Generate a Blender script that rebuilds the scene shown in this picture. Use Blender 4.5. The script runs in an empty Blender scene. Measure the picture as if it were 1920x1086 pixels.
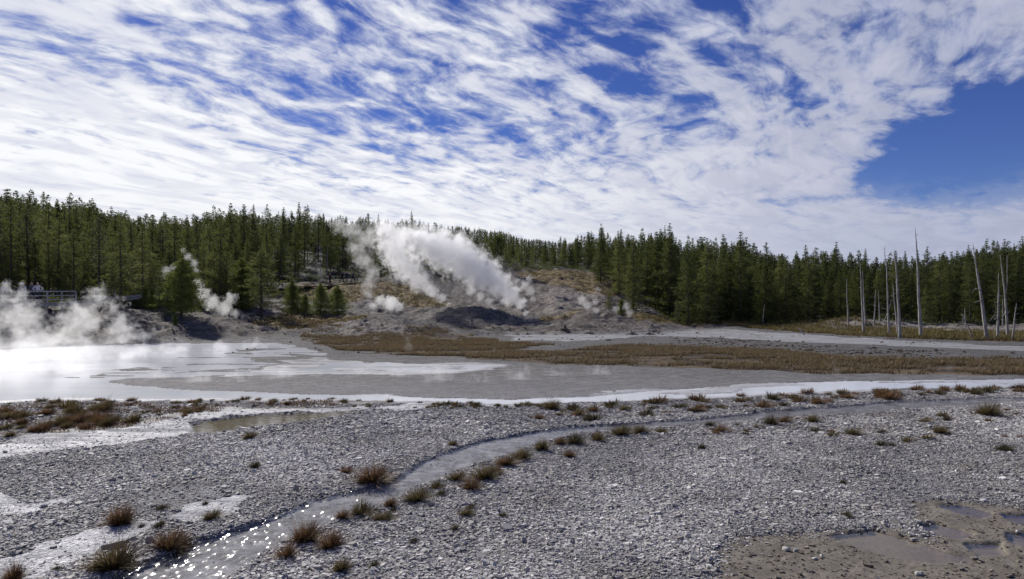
import bpy, bmesh, math, random
import numpy as np
from mathutils import Vector, Matrix

sc = bpy.context.scene
COL = sc.collection
rad = math.radians

# ------------------------------------------------------------------ camera
CAMH = 2.8            # eye height above the sinter flat
F = 1280.0            # focal length in pixels of the 1920 px photograph
HZ = 577.0            # pixel row of the horizon
cam = bpy.data.cameras.new('camera')
cam.sensor_width = 36.0
cam.lens = 24.0
cam.shift_y = (HZ - 543.0) / 1920.0
cam.clip_start = 0.05
cam.clip_end = 5000.0
camo = bpy.data.objects.new('camera', cam)
camo.location = (0, 0, CAMH)
camo.rotation_euler = (rad(90), 0, 0)
COL.objects.link(camo)
sc.camera = camo

# ------------------------------------------------------------------ colour
sc.view_settings.view_transform = 'Standard'
sc.view_settings.look = 'None'
sc.view_settings.exposure = 0.0
sc.view_settings.gamma = 1.0
sc.cycles.use_denoising = True
sc.cycles.max_bounces = 14
sc.cycles.diffuse_bounces = 3
sc.cycles.glossy_bounces = 3
sc.cycles.transparent_max_bounces = 16
sc.cycles.volume_bounces = 12
sc.cycles.volume_max_steps = 256
sc.cycles.sample_clamp_indirect = 4.0

# ------------------------------------------------------------------ sun
SUN_AZ, SUN_EL = rad(-39), rad(34)
sunv = Vector((math.sin(SUN_AZ) * math.cos(SUN_EL), math.cos(SUN_AZ) * math.cos(SUN_EL), math.sin(SUN_EL)))
sl = bpy.data.lights.new('sun', 'SUN')
sl.energy = 5.0
sl.angle = rad(0.5)
sl.color = (1.0, 0.955, 0.89)
so = bpy.data.objects.new('sun', sl)
so.rotation_euler = sunv.to_track_quat('Z', 'Y').to_euler()
so.location = (-60, 40, 60)
COL.objects.link(so)

# ------------------------------------------------------------------ node helper
class NT:
    def __init__(self, tree):
        self.t = tree
        self.n = tree.nodes
        self.l = tree.links
    def node(self, typ, **kw):
        n = self.n.new(typ)
        for k, v in kw.items():
            setattr(n, k, v)
        return n
    def put(self, sock, v):
        if v is None:
            return
        if isinstance(v, bpy.types.NodeSocket):
            self.l.new(v, sock)
        else:
            try:
                sock.default_value = v
            except Exception:
                sock.default_value = (*v, 1.0)
    def math(self, op, a, b=None, c=None, clamp=False):
        n = self.node('ShaderNodeMath', operation=op, use_clamp=clamp)
        self.put(n.inputs[0], a)
        if b is not None: self.put(n.inputs[1], b)
        if c is not None: self.put(n.inputs[2], c)
        return n.outputs[0]
    def vmath(self, op, a, b=None, scale=None):
        n = self.node('ShaderNodeVectorMath', operation=op)
        self.put(n.inputs[0], a)
        if b is not None: self.put(n.inputs[1], b)
        if scale is not None: self.put(n.inputs['Scale'], scale)
        return n.outputs['Value'] if op in ('LENGTH', 'DISTANCE', 'DOT_PRODUCT') else n.outputs[0]
    def noise(self, vec, scale=1.0, detail=4.0, rough=0.5, dist=0.0, lac=2.0, out='Fac', w=None):
        n = self.node('ShaderNodeTexNoise')
        if w is not None:
            n.noise_dimensions = '4D'
            self.put(n.inputs['W'], w)
        self.put(n.inputs['Vector'], vec)
        self.put(n.inputs['Scale'], scale)
        self.put(n.inputs['Detail'], detail)
        self.put(n.inputs['Roughness'], rough)
        self.put(n.inputs['Lacunarity'], lac)
        self.put(n.inputs['Distortion'], dist)
        return n.outputs[out]
    def vor(self, vec, scale=1.0, feature='F1', rnd=1.0, out='Distance'):
        n = self.node('ShaderNodeTexVoronoi', feature=feature)
        self.put(n.inputs['Vector'], vec)
        self.put(n.inputs['Scale'], scale)
        self.put(n.inputs['Randomness'], rnd)
        return n.outputs[out]
    def ramp(self, fac, stops, interp='LINEAR'):
        n = self.node('ShaderNodeValToRGB')
        cr = n.color_ramp
        cr.interpolation = interp
        while len(cr.elements) > len(stops):
            cr.elements.remove(cr.elements[-1])
        while len(cr.elements) < len(stops):
            cr.elements.new(0.5)
        for e, (p, c) in zip(cr.elements, stops):
            e.position = p
            e.color = c if len(c) == 4 else (*c, 1.0)
        self.put(n.inputs[0], fac)
        return n.outputs[0]
    def mr(self, v, a, b, c=0.0, d=1.0, smooth=True):
        n = self.node('ShaderNodeMapRange', interpolation_type='SMOOTHSTEP' if smooth else 'LINEAR')
        n.clamp = True
        self.put(n.inputs[0], v)
        for i, x in enumerate((a, b, c, d)):
            self.put(n.inputs[i + 1], x)
        return n.outputs[0]
    def mix(self, f, a, b, mode='MIX'):
        n = self.node('ShaderNodeMix', data_type='RGBA', blend_type=mode)
        n.clamp_factor = True
        self.put(n.inputs[0], f)
        self.put(n.inputs[6], a if isinstance(a, bpy.types.NodeSocket) or len(a) == 4 else (*a, 1))
        self.put(n.inputs[7], b if isinstance(b, bpy.types.NodeSocket) or len(b) == 4 else (*b, 1))
        return n.outputs[2]
    def comb(self, x, y, z=0.0):
        n = self.node('ShaderNodeCombineXYZ')
        for i, v in enumerate((x, y, z)):
            self.put(n.inputs[i], v)
        return n.outputs[0]
    def sep(self, v):
        n = self.node('ShaderNodeSeparateXYZ')
        self.put(n.inputs[0], v)
        return n.outputs[0], n.outputs[1], n.outputs[2]
    def mapping(self, v, loc=(0, 0, 0), rot=(0, 0, 0), scale=(1, 1, 1), typ='POINT'):
        n = self.node('ShaderNodeMapping', vector_type=typ)
        self.put(n.inputs[0], v)
        n.inputs['Location'].default_value = loc
        n.inputs['Rotation'].default_value = rot
        n.inputs['Scale'].default_value = scale
        return n.outputs[0]
    def attr(self, name, typ='GEOMETRY', out='Fac'):
        n = self.node('ShaderNodeAttribute', attribute_type=typ, attribute_name=name)
        return n.outputs[out]
    def bump(self, h, strength=0.5, dist=0.02, normal=None):
        n = self.node('ShaderNodeBump')
        self.put(n.inputs['Strength'], strength)
        self.put(n.inputs['Distance'], dist)
        self.put(n.inputs['Height'], h)
        if normal is not None: self.put(n.inputs['Normal'], normal)
        return n.outputs[0]

def new_mat(name):
    m = bpy.data.materials.new(name)
    m.use_nodes = True
    nt = NT(m.node_tree)
    for n in list(nt.n): nt.n.remove(n)
    out = nt.node('ShaderNodeOutputMaterial')
    return m, nt, out

def principled(nt, out, color, rough=0.8, normal=None, spec=0.3, **kw):
    p = nt.node('ShaderNodeBsdfPrincipled')
    nt.put(p.inputs['Base Color'], color)
    nt.put(p.inputs['Roughness'], rough)
    nt.put(p.inputs['Specular IOR Level'], spec)
    if normal is not None: nt.put(p.inputs['Normal'], normal)
    for k, v in kw.items():
        nt.put(p.inputs[k], v)
    if out is not None:
        nt.l.new(p.outputs[0], out.inputs['Surface'])
    return p

# ------------------------------------------------------------------ world: Nishita sky with a sheet of altocumulus
def build_world():
    w = bpy.data.worlds.new('World')
    sc.world = w
    w.use_nodes = True
    nt = NT(w.node_tree)
    for n in list(nt.n): nt.n.remove(n)
    out = nt.node('ShaderNodeOutputWorld')
    bg = nt.node('ShaderNodeBackground')
    bg.inputs['Strength'].default_value = 0.1
    nt.l.new(bg.outputs[0], out.inputs['Surface'])
    sky = nt.node('ShaderNodeTexSky', sky_type='NISHITA')
    sky.sun_disc = False
    sky.sun_elevation = SUN_EL
    sky.sun_rotation = SUN_AZ
    sky.altitude = 2300
    sky.air_density = 1.0
    sky.dust_density = 0.2
    sky.ozone_density = 3.0
    d = nt.node('ShaderNodeTexCoord').outputs['Generated']
    x, y, z = nt.sep(d)
    # polarised deep blue
    hs = nt.node('ShaderNodeHueSaturation')
    hs.inputs['Hue'].default_value = 0.526
    hs.inputs['Saturation'].default_value = 1.24
    hs.inputs['Value'].default_value = 0.80
    nt.l.new(sky.outputs[0], hs.inputs['Color'])
    el = nt.math('ARCSINE', z)
    az = nt.math('ARCTAN2', x, y)
    azel = nt.comb(az, el, 0)
    # sheet plane coordinates
    zz = nt.math('MAXIMUM', nt.math('ADD', z, 0.015), 0.02)
    px = nt.math('DIVIDE', x, zz)
    py = nt.math('DIVIDE', y, zz)
    B = rad(38)
    cb, sb = math.cos(B), math.sin(B)
    # the sheet curves away with distance
    rr = nt.math('SQRT', nt.math('ADD', nt.math('MULTIPLY', px, px), nt.math('MULTIPLY', py, py)))
    kk = nt.math('DIVIDE', 1.25, nt.math('ADD', 1.0, nt.math('MULTIPLY', rr, 0.115)))
    px = nt.math('MULTIPLY', px, kk)
    py = nt.math('MULTIPLY', py, kk)
    # u runs along the cloud streets, v across them
    u = nt.math('ADD', nt.math('MULTIPLY', px, sb), nt.math('MULTIPLY', py, cb))
    v = nt.math('SUBTRACT', nt.math('MULTIPLY', px, cb), nt.math('MULTIPLY', py, sb))
    uv = nt.comb(u, v, 0)
    warp = nt.noise(uv, 0.8, 2.5, 0.5, out='Color')
    wv = nt.vmath('SCALE', nt.vmath('SUBTRACT', warp, (0.5, 0.5, 0.5)), scale=0.55)
    p2 = nt.vmath('ADD', uv, wv)
    streets = nt.noise(nt.vmath('MULTIPLY', p2, (1.1, 5.6, 1)), 1.0, 3.0, 0.55, 0.35)
    puffs = nt.noise(nt.vmath('MULTIPLY', p2, (4.3, 6.4, 1)), 1.2, 5.0, 0.56, 0.3)
    fine = nt.noise(nt.vmath('MULTIPLY', p2, (6.0, 11.0, 1)), 1.3, 5.0, 0.68, 0.4)
    broad = nt.noise(nt.vmath('MULTIPLY', uv, (0.35, 0.9, 1)), 1.0, 2.0, 0.5)
    # coverage by direction
    def AE(X, Y):
        xx, tt = (X - 960) / F, (HZ - Y) / F
        return math.atan(xx), math.atan(tt / math.sqrt(1 + xx * xx))
    cov = nt.mr(el, rad(7), rad(17), 0.48, 0.08)
    # cloud cover cut overhead and behind, out of view, to weaken the fill light
    cov = nt.math('ADD', cov, nt.mr(el, rad(34), rad(58), 0.0, -0.5))
    cov = nt.math('ADD', cov, nt.mr(y, 0.25, -0.2, 0.0, -0.5))
    cov = nt.math('ADD', cov, nt.mr(az, rad(-12), rad(-34), 0.0, 0.13))
    # (x, y, radius x, radius y, tilt deg, amount) in photograph pixels turned into directions
    blobs = [
        (1800, 290, 190, 95, 12, -0.85), (1720, 340, 110, 60, 0, -0.5), (1900, 340, 130, 75, 0, -0.6), (1900, 215, 150, 85, 25, -0.6), (1680, 280, 110, 60, 20, -0.3),
        (1210, 70, 80, 50, -25, -0.2), (1270, 20, 100, 30, 0, -0.2), (1090, 25, 75, 35, 0, -0.2), (1330, 85, 60, 35, -20, -0.14),
        (790, 50, 95, 45, -30, -0.10), (640, 20, 50, 20, -25, -0.12), (640, 185, 150, 20, -20, -0.10), (800, 235, 150, 25, -12, -0.10), (900, 120, 300, 60, -20, 0.08),
        (930, 240, 80, 30, -5, -0.18), (400, 35, 60, 18, -20, -0.2), (260, 45, 45, 20, -25, -0.2), (150, 130, 110, 16, -28, -0.16), (400, 140, 70, 16, -30, -0.15),
        (1190, 150, 70, 40, -20, -0.12), (1480, 90, 230, 55, -20, 0.10), (1650, 170, 160, 60, -15, 0.10), (1500, 250, 160, 60, -15, 0.12),
        (1400, 330, 220, 35, -5, 0.14), (1700, 90, 200, 50, 10, 0.13), (1500, 372, 120, 14, -3, -0.22), (1350, 230, 100, 25, -20, -0.06),
        (200, 250, 400, 100, -10, 0.22),
    ]
    for (X, Y, rx, ry, tilt, amt) in blobs:
        a, e = AE(X, Y)
        a2, _ = AE(X + rx, Y)
        _, e2 = AE(X, Y - ry)
        m = nt.mapping(azel, loc=(a, e, 0), rot=(0, 0, rad(tilt)), scale=(abs(a2 - a), abs(e2 - e), 1), typ='TEXTURE')
        L = nt.vmath('LENGTH', m)
        cov = nt.math('ADD', cov, nt.mr(L, 0.25, 1.5, amt, 0.0))
    s = nt.math('ADD', nt.math('MULTIPLY', nt.math('SUBTRACT', streets, 0.5), 0.95), nt.math('MULTIPLY', nt.math('SUBTRACT', puffs, 0.5), 1.75))
    s = nt.math('ADD', s, nt.math('MULTIPLY', nt.math('SUBTRACT', fine, 0.5), 0.7))
    s = nt.math('ADD', s, nt.math('MULTIPLY', nt.math('SUBTRACT', broad, 0.5), 0.3))
    s = nt.math('ADD', s, cov)
    dens = nt.mr(s, -0.28, 0.30, 0.0, 1.0)
    # lit tops and grey undersides: thicker means whiter, then a slight grey where very thick and away from the sun
    lit = nt.mr(s, 0.0, 0.62, 0.0, 1.0)
    side = nt.mr(az, rad(-8), rad(30), 0.0, 1.0)
    white = nt.mix(side, (9.9, 9.95, 10.1), (5.3, 5.5, 6.7))
    grey = nt.mix(side, (5.0, 5.5, 7.2), (3.4, 3.9, 5.8))
    cl = nt.mix(lit, grey, white)
    rip = nt.noise(nt.vmath('MULTIPLY', p2, (1.6, 5.0, 1)), 1.0, 4.0, 0.6, 0.5)
    cl = nt.mix(nt.mr(rip, 0.42, 0.62, 0.0, 0.6), cl, nt.mix(side, (6.9, 7.1, 8.2), (4.2, 4.5, 5.7)))
    col = nt.mix(nt.math('MULTIPLY', dens, 0.97), hs.outputs[0], cl)
    # milky veil close to the horizon
    veil = nt.mr(el, rad(10.5), rad(4.0), 0.0, 0.75)
    vcol = nt.mix(nt.mr(az, rad(-10), rad(36), 0, 1), (8.6, 8.75, 9.2), (4.2, 4.6, 6.0))
    col = nt.mix(nt.math('MULTIPLY', veil, nt.mr(s, -0.9, -0.3, 0.0, 1.0)), col, nt.mix(nt.mr(rip, 0.4, 0.65, 0, 0.35), vcol, nt.mix(side, (7.0, 7.2, 8.0), (3.6, 3.9, 5.2))))
    nt.l.new(col, bg.inputs['Color'])
build_world()
# ------------------------------------------------------------------ numpy noise
def _h(ix, iy, seed):
    n = (ix.astype(np.int64) * 374761393 + iy.astype(np.int64) * 668265263 + seed * 974634777) & 0xffffffff
    n = ((n ^ (n >> 13)) * 1274126177) & 0xffffffff
    n = n ^ (n >> 16)
    return (n & 0xffff) / 65535.0
def vnoise(x, y, seed=0):
    ix, iy = np.floor(x), np.floor(y)
    fx, fy = x - ix, y - iy
    fx = fx * fx * (3 - 2 * fx); fy = fy * fy * (3 - 2 * fy)
    a, b = _h(ix, iy, seed), _h(ix + 1, iy, seed)
    c, d = _h(ix, iy + 1, seed), _h(ix + 1, iy + 1, seed)
    return (a + (b - a) * fx) * (1 - fy) + (c + (d - c) * fx) * fy
def fbm(x, y, octv=4, seed=0, gain=0.5):
    s, a, t = 0.0, 1.0, 0.0
    for i in range(octv):
        s = s + a * (vnoise(x, y, seed + i * 17) - 0.5)
        t += a; a *= gain; x = x * 2.03 + 7.1; y = y * 2.03 + 3.7
    return s / t          # about -0.35..0.35
def sstep(a, b, x):
    t = np.clip((x - a) / (b - a), 0, 1)
    return t * t * (3 - 2 * t)
def inpoly(px, py, poly):
    r = np.zeros(px.shape, bool)
    n = len(poly)
    for i in range(n):
        x1, y1 = poly[i]; x2, y2 = poly[(i + 1) % n]
        if y1 == y2: continue
        c = ((y1 > py) != (y2 > py)) & (px < (x2 - x1) * (py - y1) / (y2 - y1) + x1)
        r ^= c
    return r

# ------------------------------------------------------------------ the lie of the land
# profiles of the slope behind the flat: column -> (distance, row of the photograph the ground reaches there)
PROF = {
    -500: [(50, 648), (55, 625), (62, 566), (75, 556), (110, 515), (160, 465), (240, 420)],
    0:    [(52, 646), (55, 632), (61, 571), (75, 560), (110, 522), (160, 470), (240, 425)],
    150:  [(52, 646), (55, 632), (61, 573), (75, 563), (110, 528), (160, 480), (240, 430)],
    300:  [(53, 644), (56, 630), (62, 590), (75, 575), (100, 548), (160, 490), (240, 440)],
    380:  [(54, 643), (57, 630), (64, 594), (75, 582), (100, 552), (160, 495), (240, 445)],
    500:  [(55, 642), (58, 634), (66, 607), (75, 592), (85, 575), (97, 548), (108, 530), (118, 521), (150, 488), (240, 435)],
    600:  [(57, 641), (61, 630), (68, 604), (75, 590), (86, 574), (97, 547), (106, 530), (116, 524), (150, 485), (240, 435)],
    700:  [(59, 637), (62, 626), (68, 603), (73, 592), (80, 588), (90, 560), (100, 536), (108, 528), (118, 520), (150, 482), (240, 435)],
    770:  [(60, 637), (65, 620), (71, 606), (77, 597), (82, 592), (92, 562), (104, 535), (116, 512), (150, 478), (240, 440)],
    850:  [(61, 636), (72, 608), (76, 588), (80, 575), (84, 583), (92, 572), (105, 545), (120, 512), (140, 490), (240, 452)],
    920:  [(61, 635), (72, 609), (77, 588), (81, 579), (86, 588), (92, 580), (105, 545), (118, 515), (135, 494), (240, 458)],
    1000: [(61, 635), (74, 608), (78, 601), (82, 597), (88, 592), (94, 575), (106, 545), (118, 520), (132, 503), (170, 492), (240, 480)],
    1050: [(61, 635), (74, 607), (79, 603), (84, 596), (90, 578), (98, 556), (110, 530), (124, 508), (140, 500), (170, 495), (240, 485)],
    1110: [(61, 635), (75, 607), (80, 591), (84, 584), (88, 588), (95, 570), (106, 545), (120, 522), (140, 506), (170, 498), (240, 485)],
    1200: [(61, 635), (78, 607), (88, 599), (98, 585), (110, 565), (125, 548), (150, 528), (190, 510), (240, 492)],
    1300: [(61, 635), (80, 616), (98, 605), (115, 598), (150, 575), (200, 540), (240, 515)],
    1450: [(61, 635), (80, 620), (98, 610), (120, 598), (160, 575), (240, 525)],
    1600: [(61, 635), (76, 622), (85, 606), (92, 601), (120, 594), (160, 575), (240, 525)],
    1760: [(61, 635), (76, 621), (84, 612), (92, 606), (120, 596), (160, 570), (240, 520)],
    1920: [(61, 635), (76, 622), (84, 615), (92, 609), (120, 594), (160, 560), (240, 510)],
    2400: [(61, 635), (76, 622), (84, 615), (92, 609), (120, 594), (160, 560), (240, 510)],
}
_cols = sorted(PROF)
_DK = np.concatenate([np.arange(0, 130, 1.0), np.arange(130, 700, 5.0)])
_tab = []
for c in _cols:
    pr = PROF[c]
    D = [0, pr[0][0] - 4] + [d for d, _ in pr] + [700]
    Z = [0, 0] + [CAMH + (HZ - yy) / F * d if i > 0 else 0.02 for i, (d, yy) in enumerate(pr)]
    Z = Z + [Z[-1] + 12]
    _tab.append(np.interp(_DK, D, Z))
_tab = np.array(_tab)
# soften the knots along the distance
for _ in range(2):
    _tab[:, 1:-1] = (_tab[:, :-2] + 2 * _tab[:, 1:-1] + _tab[:, 2:]) / 4

def base_z(px, Y):
    px = np.clip(px, _cols[0], _cols[-1])
    k = np.interp(px, _cols, np.arange(len(_cols)))
    i = np.clip(np.floor(k).astype(int), 0, len(_cols) - 2)
    f = k - i
    f = f * f * (3 - 2 * f)
    dk = np.interp(Y, _DK, np.arange(len(_DK)))
    j = np.clip(np.floor(dk).astype(int), 0, len(_DK) - 2)
    g = dk - j
    t = _tab
    a = t[i, j] * (1 - g) + t[i, j + 1] * g
    b = t[i + 1, j] * (1 - g) + t[i + 1, j + 1] * g
    return a * (1 - f) + b * f

def flat_pix(X, Y):
    """where a point of the flat (z = 0) lands on the photograph: used to read the survey of shorelines below"""
    Yc = np.maximum(Y, 0.5)
    return 960 + F * X / Yc, HZ + F * CAMH / Yc

# ---- survey of the flat: outlines traced on the photograph, laid down on the level ground
POOL = [(-900, 664), (-300, 659), (0, 656), (120, 650), (300, 644.5), (520, 643.5), (545, 648), (600, 659), (620, 668), (680, 676), (760, 681), (860, 682.5),
        (935, 685.5), (905, 690), (850, 697), (760, 699), (640, 699), (500, 700), (420, 702), (330, 707), (250, 708), (205, 713), (240, 722),
        (330, 731), (450, 735), (600, 740), (760, 744), (960, 748), (1090, 744), (1180, 737), (1300, 728), (1420, 722), (1560, 716), (1750, 713), (1920, 711), (2300, 709),
        (2300, 722), (1920, 724), (1600, 731), (1450, 737), (1300, 744), (1150, 752), (960, 755), (800, 752), (600, 748), (450, 745), (300, 748), (150, 745), (0, 748), (-300, 755), (-900, 765)]
SHOALS = [
    [(468, 673), (520, 669), (575, 671), (625, 681), (600, 690), (540, 694), (470, 693), (500, 684)],
    [(300, 700), (380, 694), (450, 692), (440, 696), (360, 700)],
    [(560, 662), (640, 671), (720, 679), (600, 676), (530, 666)],
    [(620, 691), (700, 688), (740, 693), (650, 697)],
    [(430, 655), (520, 652), (530, 655), (450, 659)],
    [(1240, 739), (1340, 726), (1460, 721), (1560, 721), (1440, 729), (1320, 738)],
    [(1650, 716), (1920, 715), (1920, 718), (1660, 720)],
]
STREAM = [(2500, 735), (1920, 746), (1860, 744), (1790, 747), (1700, 751), (1600, 758), (1500, 765), (1420, 772), (1350, 781), (1280, 787), (1180, 791), (1120, 796), (1050, 803),
          (1000, 809), (940, 820), (880, 832), (830, 846), (770, 872), (745, 892), (700, 910), (640, 925), (560, 950), (500, 968), (440, 990), (350, 1022), (220, 1080), (60, 1160), (-150, 1260),
          (150, 1260), (330, 1160), (420, 1086), (460, 1066), (510, 1030), (560, 995), (600, 982), (650, 962), (700, 948), (760, 920), (830, 890), (900, 862), (960, 845),
          (1010, 826), (1080, 812), (1150, 806), (1230, 799), (1330, 794), (1400, 788), (1500, 779), (1580, 775), (1680, 769), (1780, 761), (1870, 756), (1925, 755), (2500, 745)]
MUDPOOL = [(355, 812), (365, 795), (400, 787), (470, 779), (560, 774), (640, 770), (690, 770), (640, 779), (560, 790), (470, 803), (400, 814)]
WETWHITE = [
    [(-300, 880), (-100, 850), (0, 835), (60, 815), (130, 805), (230, 792), (350, 775), (420, 764), (640, 762), (700, 758), (700, 768), (560, 772), (440, 780), (365, 792), (355, 812), (330, 822), (220, 834), (130, 845), (60, 853), (0, 862), (-200, 900)],
    [(0, 935), (60, 945), (160, 928), (150, 938), (60, 960), (0, 965), (-80, 980), (-80, 930)],
    [(455, 929), (400, 940), (300, 960), (250, 985), (330, 990), (420, 965), (450, 945)],
    [(200, 918), (240, 911), (235, 916), (205, 922)],
    [(200, 980), (60, 1015), (-60, 1060), (-200, 1120), (-100, 1140), (60, 1085), (120, 1060), (190, 1020), (250, 990)],
    [(700, 768), (800, 752), (870, 756), (800, 768), (740, 776)],
    [(900, 622), (1050, 616), (1250, 615), (1500, 628), (1700, 640), (1920, 650), (2300, 668), (2300, 674), (1920, 659), (1700, 650), (1500, 641), (1350, 634), (1200, 634), (1060, 640), (960, 638)],
    [(740, 615), (820, 620), (900, 624), (1000, 626), (900, 632), (800, 626)],
    [(600, 742), (960, 748), (1300, 728), (1600, 716), (1920, 713), (2300, 711), (2300, 726), (1920, 726), (1600, 735), (1300, 748), (960, 760), (600, 752), (200, 752), (-300, 765), (-300, 740), (300, 735)],
    [(560, 672), (700, 680), (850, 680), (960, 685), (860, 702), (560, 704), (420, 706), (500, 690)],
]
BROWN = [
    [(565, 622), (585, 620), (640, 634), (720, 632), (800, 630), (880, 634), (950, 640), (1030, 647), (960, 655), (1000, 660), (1090, 655), (1180, 648), (1300, 650), (1400, 655), (1500, 663), (1620, 672),
     (1750, 672), (1920, 670), (2400, 672), (2400, 708), (1920, 706), (1760, 704), (1640, 700), (1500, 699), (1350, 694), (1220, 688), (1100, 684), (1000, 680), (920, 674), (850, 668), (740, 666), (650, 657), (600, 647), (560, 638)],
]
DIRTSPOTS = [(1240, 640), (1330, 632), (1440, 638), (1560, 650), (1760, 658), (1800, 668), (1700, 676), (1500, 668), (1350, 654), (1240, 650)]
FARMEADOW = [(1290, 605), (1400, 607), (1550, 612), (1700, 622), (1920, 626), (2400, 630), (2400, 645), (1920, 641), (1760, 638), (1660, 634), (1500, 625), (1400, 618), (1300, 613)]
OLIVEMUD = [(1260, 1180), (1285, 1100), (1300, 1040), (1345, 1016), (1480, 1010), (1560, 1000), (1640, 993), (1700, 1000), (1760, 1020), (1790, 1005), (1730, 975), (1740, 955), (1770, 940),
            (1850, 942), (1920, 950), (2100, 955), (2300, 1150)]
PUDDLES = [
    [(1560, 1005), (1640, 994), (1700, 1008), (1800, 1035), (1850, 1050), (1780, 1056), (1700, 1045), (1620, 1025)],
    [(1720, 985), (1770, 980), (1830, 1000), (1810, 1010), (1750, 1000)],
    [(1870, 962), (1930, 962), (1990, 975), (1960, 985), (1900, 978)],
    [(1885, 995), (1960, 995), (2000, 1020), (1930, 1024), (1890, 1010)],
    [(1760, 945), (1800, 945), (1860, 962), (1840, 968), (1790, 957)],
    [(1820, 1020), (1880, 1015), (1900, 1040), (1850, 1040)],
]
LEFTBROWN = [(-300, 800), (0, 765), (100, 758), (260, 757), (420, 755), (640, 748), (760, 752), (640, 764), (420, 768), (330, 790), (200, 808), (100, 812), (0, 830), (-300, 860)]
TWARMS = [(1330, 780), (1500, 779), (1650, 772), (1850, 760), (1990, 770), (1920, 800), (1700, 822), (1500, 805), (1380, 800)]

def warp_pix(X, Y, amp=1.0):
    """outline coordinates with a natural raggedness that is fixed to the ground"""
    wx = X + amp * (0.8 * fbm(X * 0.9, Y * 0.9, 4, 3) + 2.2 * fbm(X * 0.35, Y * 0.7, 4, 4) * np.clip(Y / 30, 0, 1.5) + 0.16 * fbm(X * 6, Y * 6, 3, 5))
    wy = Y + amp * (1.9 * fbm(X * 0.45 + 9, Y * 0.55, 4, 8) * np.clip(Y / 20, 0.25, 1.6) + 0.12 * fbm(X * 5, Y * 6, 3, 9))
    return flat_pix(wx, wy)

def zones(X, Y):
    wx, wy = warp_pix(X, Y)
    sx, sy = warp_pix(X, Y, 0.35)
    z = {}
    def m(px, py, poly): return inpoly(px, py, poly).astype(np.float32)
    def many(px, py, polys):
        r = np.zeros(px.shape, np.float32)
        for p in polys: r = np.maximum(r, m(px, py, p))
        return r
    pool = m(sx, sy, POOL)
    tx, ty = warp_pix(X, Y, 0.9)
    pool *= 1 - many(tx, ty, SHOALS)
    # bars of silt barely awash along the right side of the pool
    bars = fbm(X * 0.35 + 3, Y * 1.6, 5, 97) + 0.10 * np.clip((X + 14) / 8, -1, 0.6)
    pool *= ~((bars > 0.11) & (X > -19) & (Y > 27) & (sx < 1000))
    z['pool'] = pool
    z['stream'] = m(sx, sy, STREAM)
    z['mudpool'] = m(sx, sy, MUDPOOL)
    z['white'] = many(wx, wy, WETWHITE)
    z['brown'] = many(wx, wy, BROWN)
    z['spots'] = m(wx, wy, DIRTSPOTS)
    z['meadow'] = m(wx, wy, FARMEADOW)
    z['olive'] = m(wx, wy, OLIVEMUD)
    z['puddle'] = many(sx, sy, PUDDLES)
    z['leftbrown'] = m(wx, wy, LEFTBROWN)
    z['warm'] = m(wx, wy, TWARMS)
    return z

# ---- zones of the raised ground, outlines as (column, row) with a distance range
HILL = {
    'dark':  [([(690, 602), (750, 592), (800, 576), (850, 562), (905, 564), (980, 578), (1020, 590), (1090, 603), (1040, 611), (900, 612), (760, 612)], 67, 88),
              ([(600, 560), (680, 560), (740, 575), (760, 592), (700, 600), (640, 592), (600, 580)], 72, 100),
              ([(860, 520), (960, 500), (980, 560), (960, 585), (880, 560), (800, 545)], 90, 130)],
    'ochre': [([(560, 535), (640, 528), (700, 522), (760, 535), (820, 560), (850, 572), (780, 580), (720, 560), (640, 565), (540, 560), (490, 545)], 84, 112),
              ([(950, 500), (1060, 505), (1140, 515), (1180, 540), (1140, 560), (1060, 540), (980, 520)], 104, 175),
              ([(1000, 598), (1060, 590), (1100, 578), (1060, 600), (1010, 604)], 76, 97),
              ([(470, 600), (560, 588), (650, 592), (700, 596), (620, 606), (560, 612), (500, 610), (470, 612)], 64, 84),
              ([(500, 598), (600, 606), (570, 618), (520, 618), (470, 604)], 60, 74),
              ([(1170, 590), (1290, 590), (1400, 606), (1290, 610), (1200, 605)], 84, 120)],
    'pale':  [([(620, 600), (760, 600), (800, 612), (760, 628), (640, 628), (600, 616)], 58, 76),
              ([(1010, 560), (1050, 528), (1130, 535), (1150, 560), (1090, 580), (1020, 590)], 84, 118),
              ([(860, 560), (930, 560), (1000, 590), (940, 580)], 84, 100),
              ([(1460, 600), (1640, 596), (1800, 606), (1990, 614), (1990, 628), (1760, 624), (1640, 618), (1540, 614)], 80, 100)],
}

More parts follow.
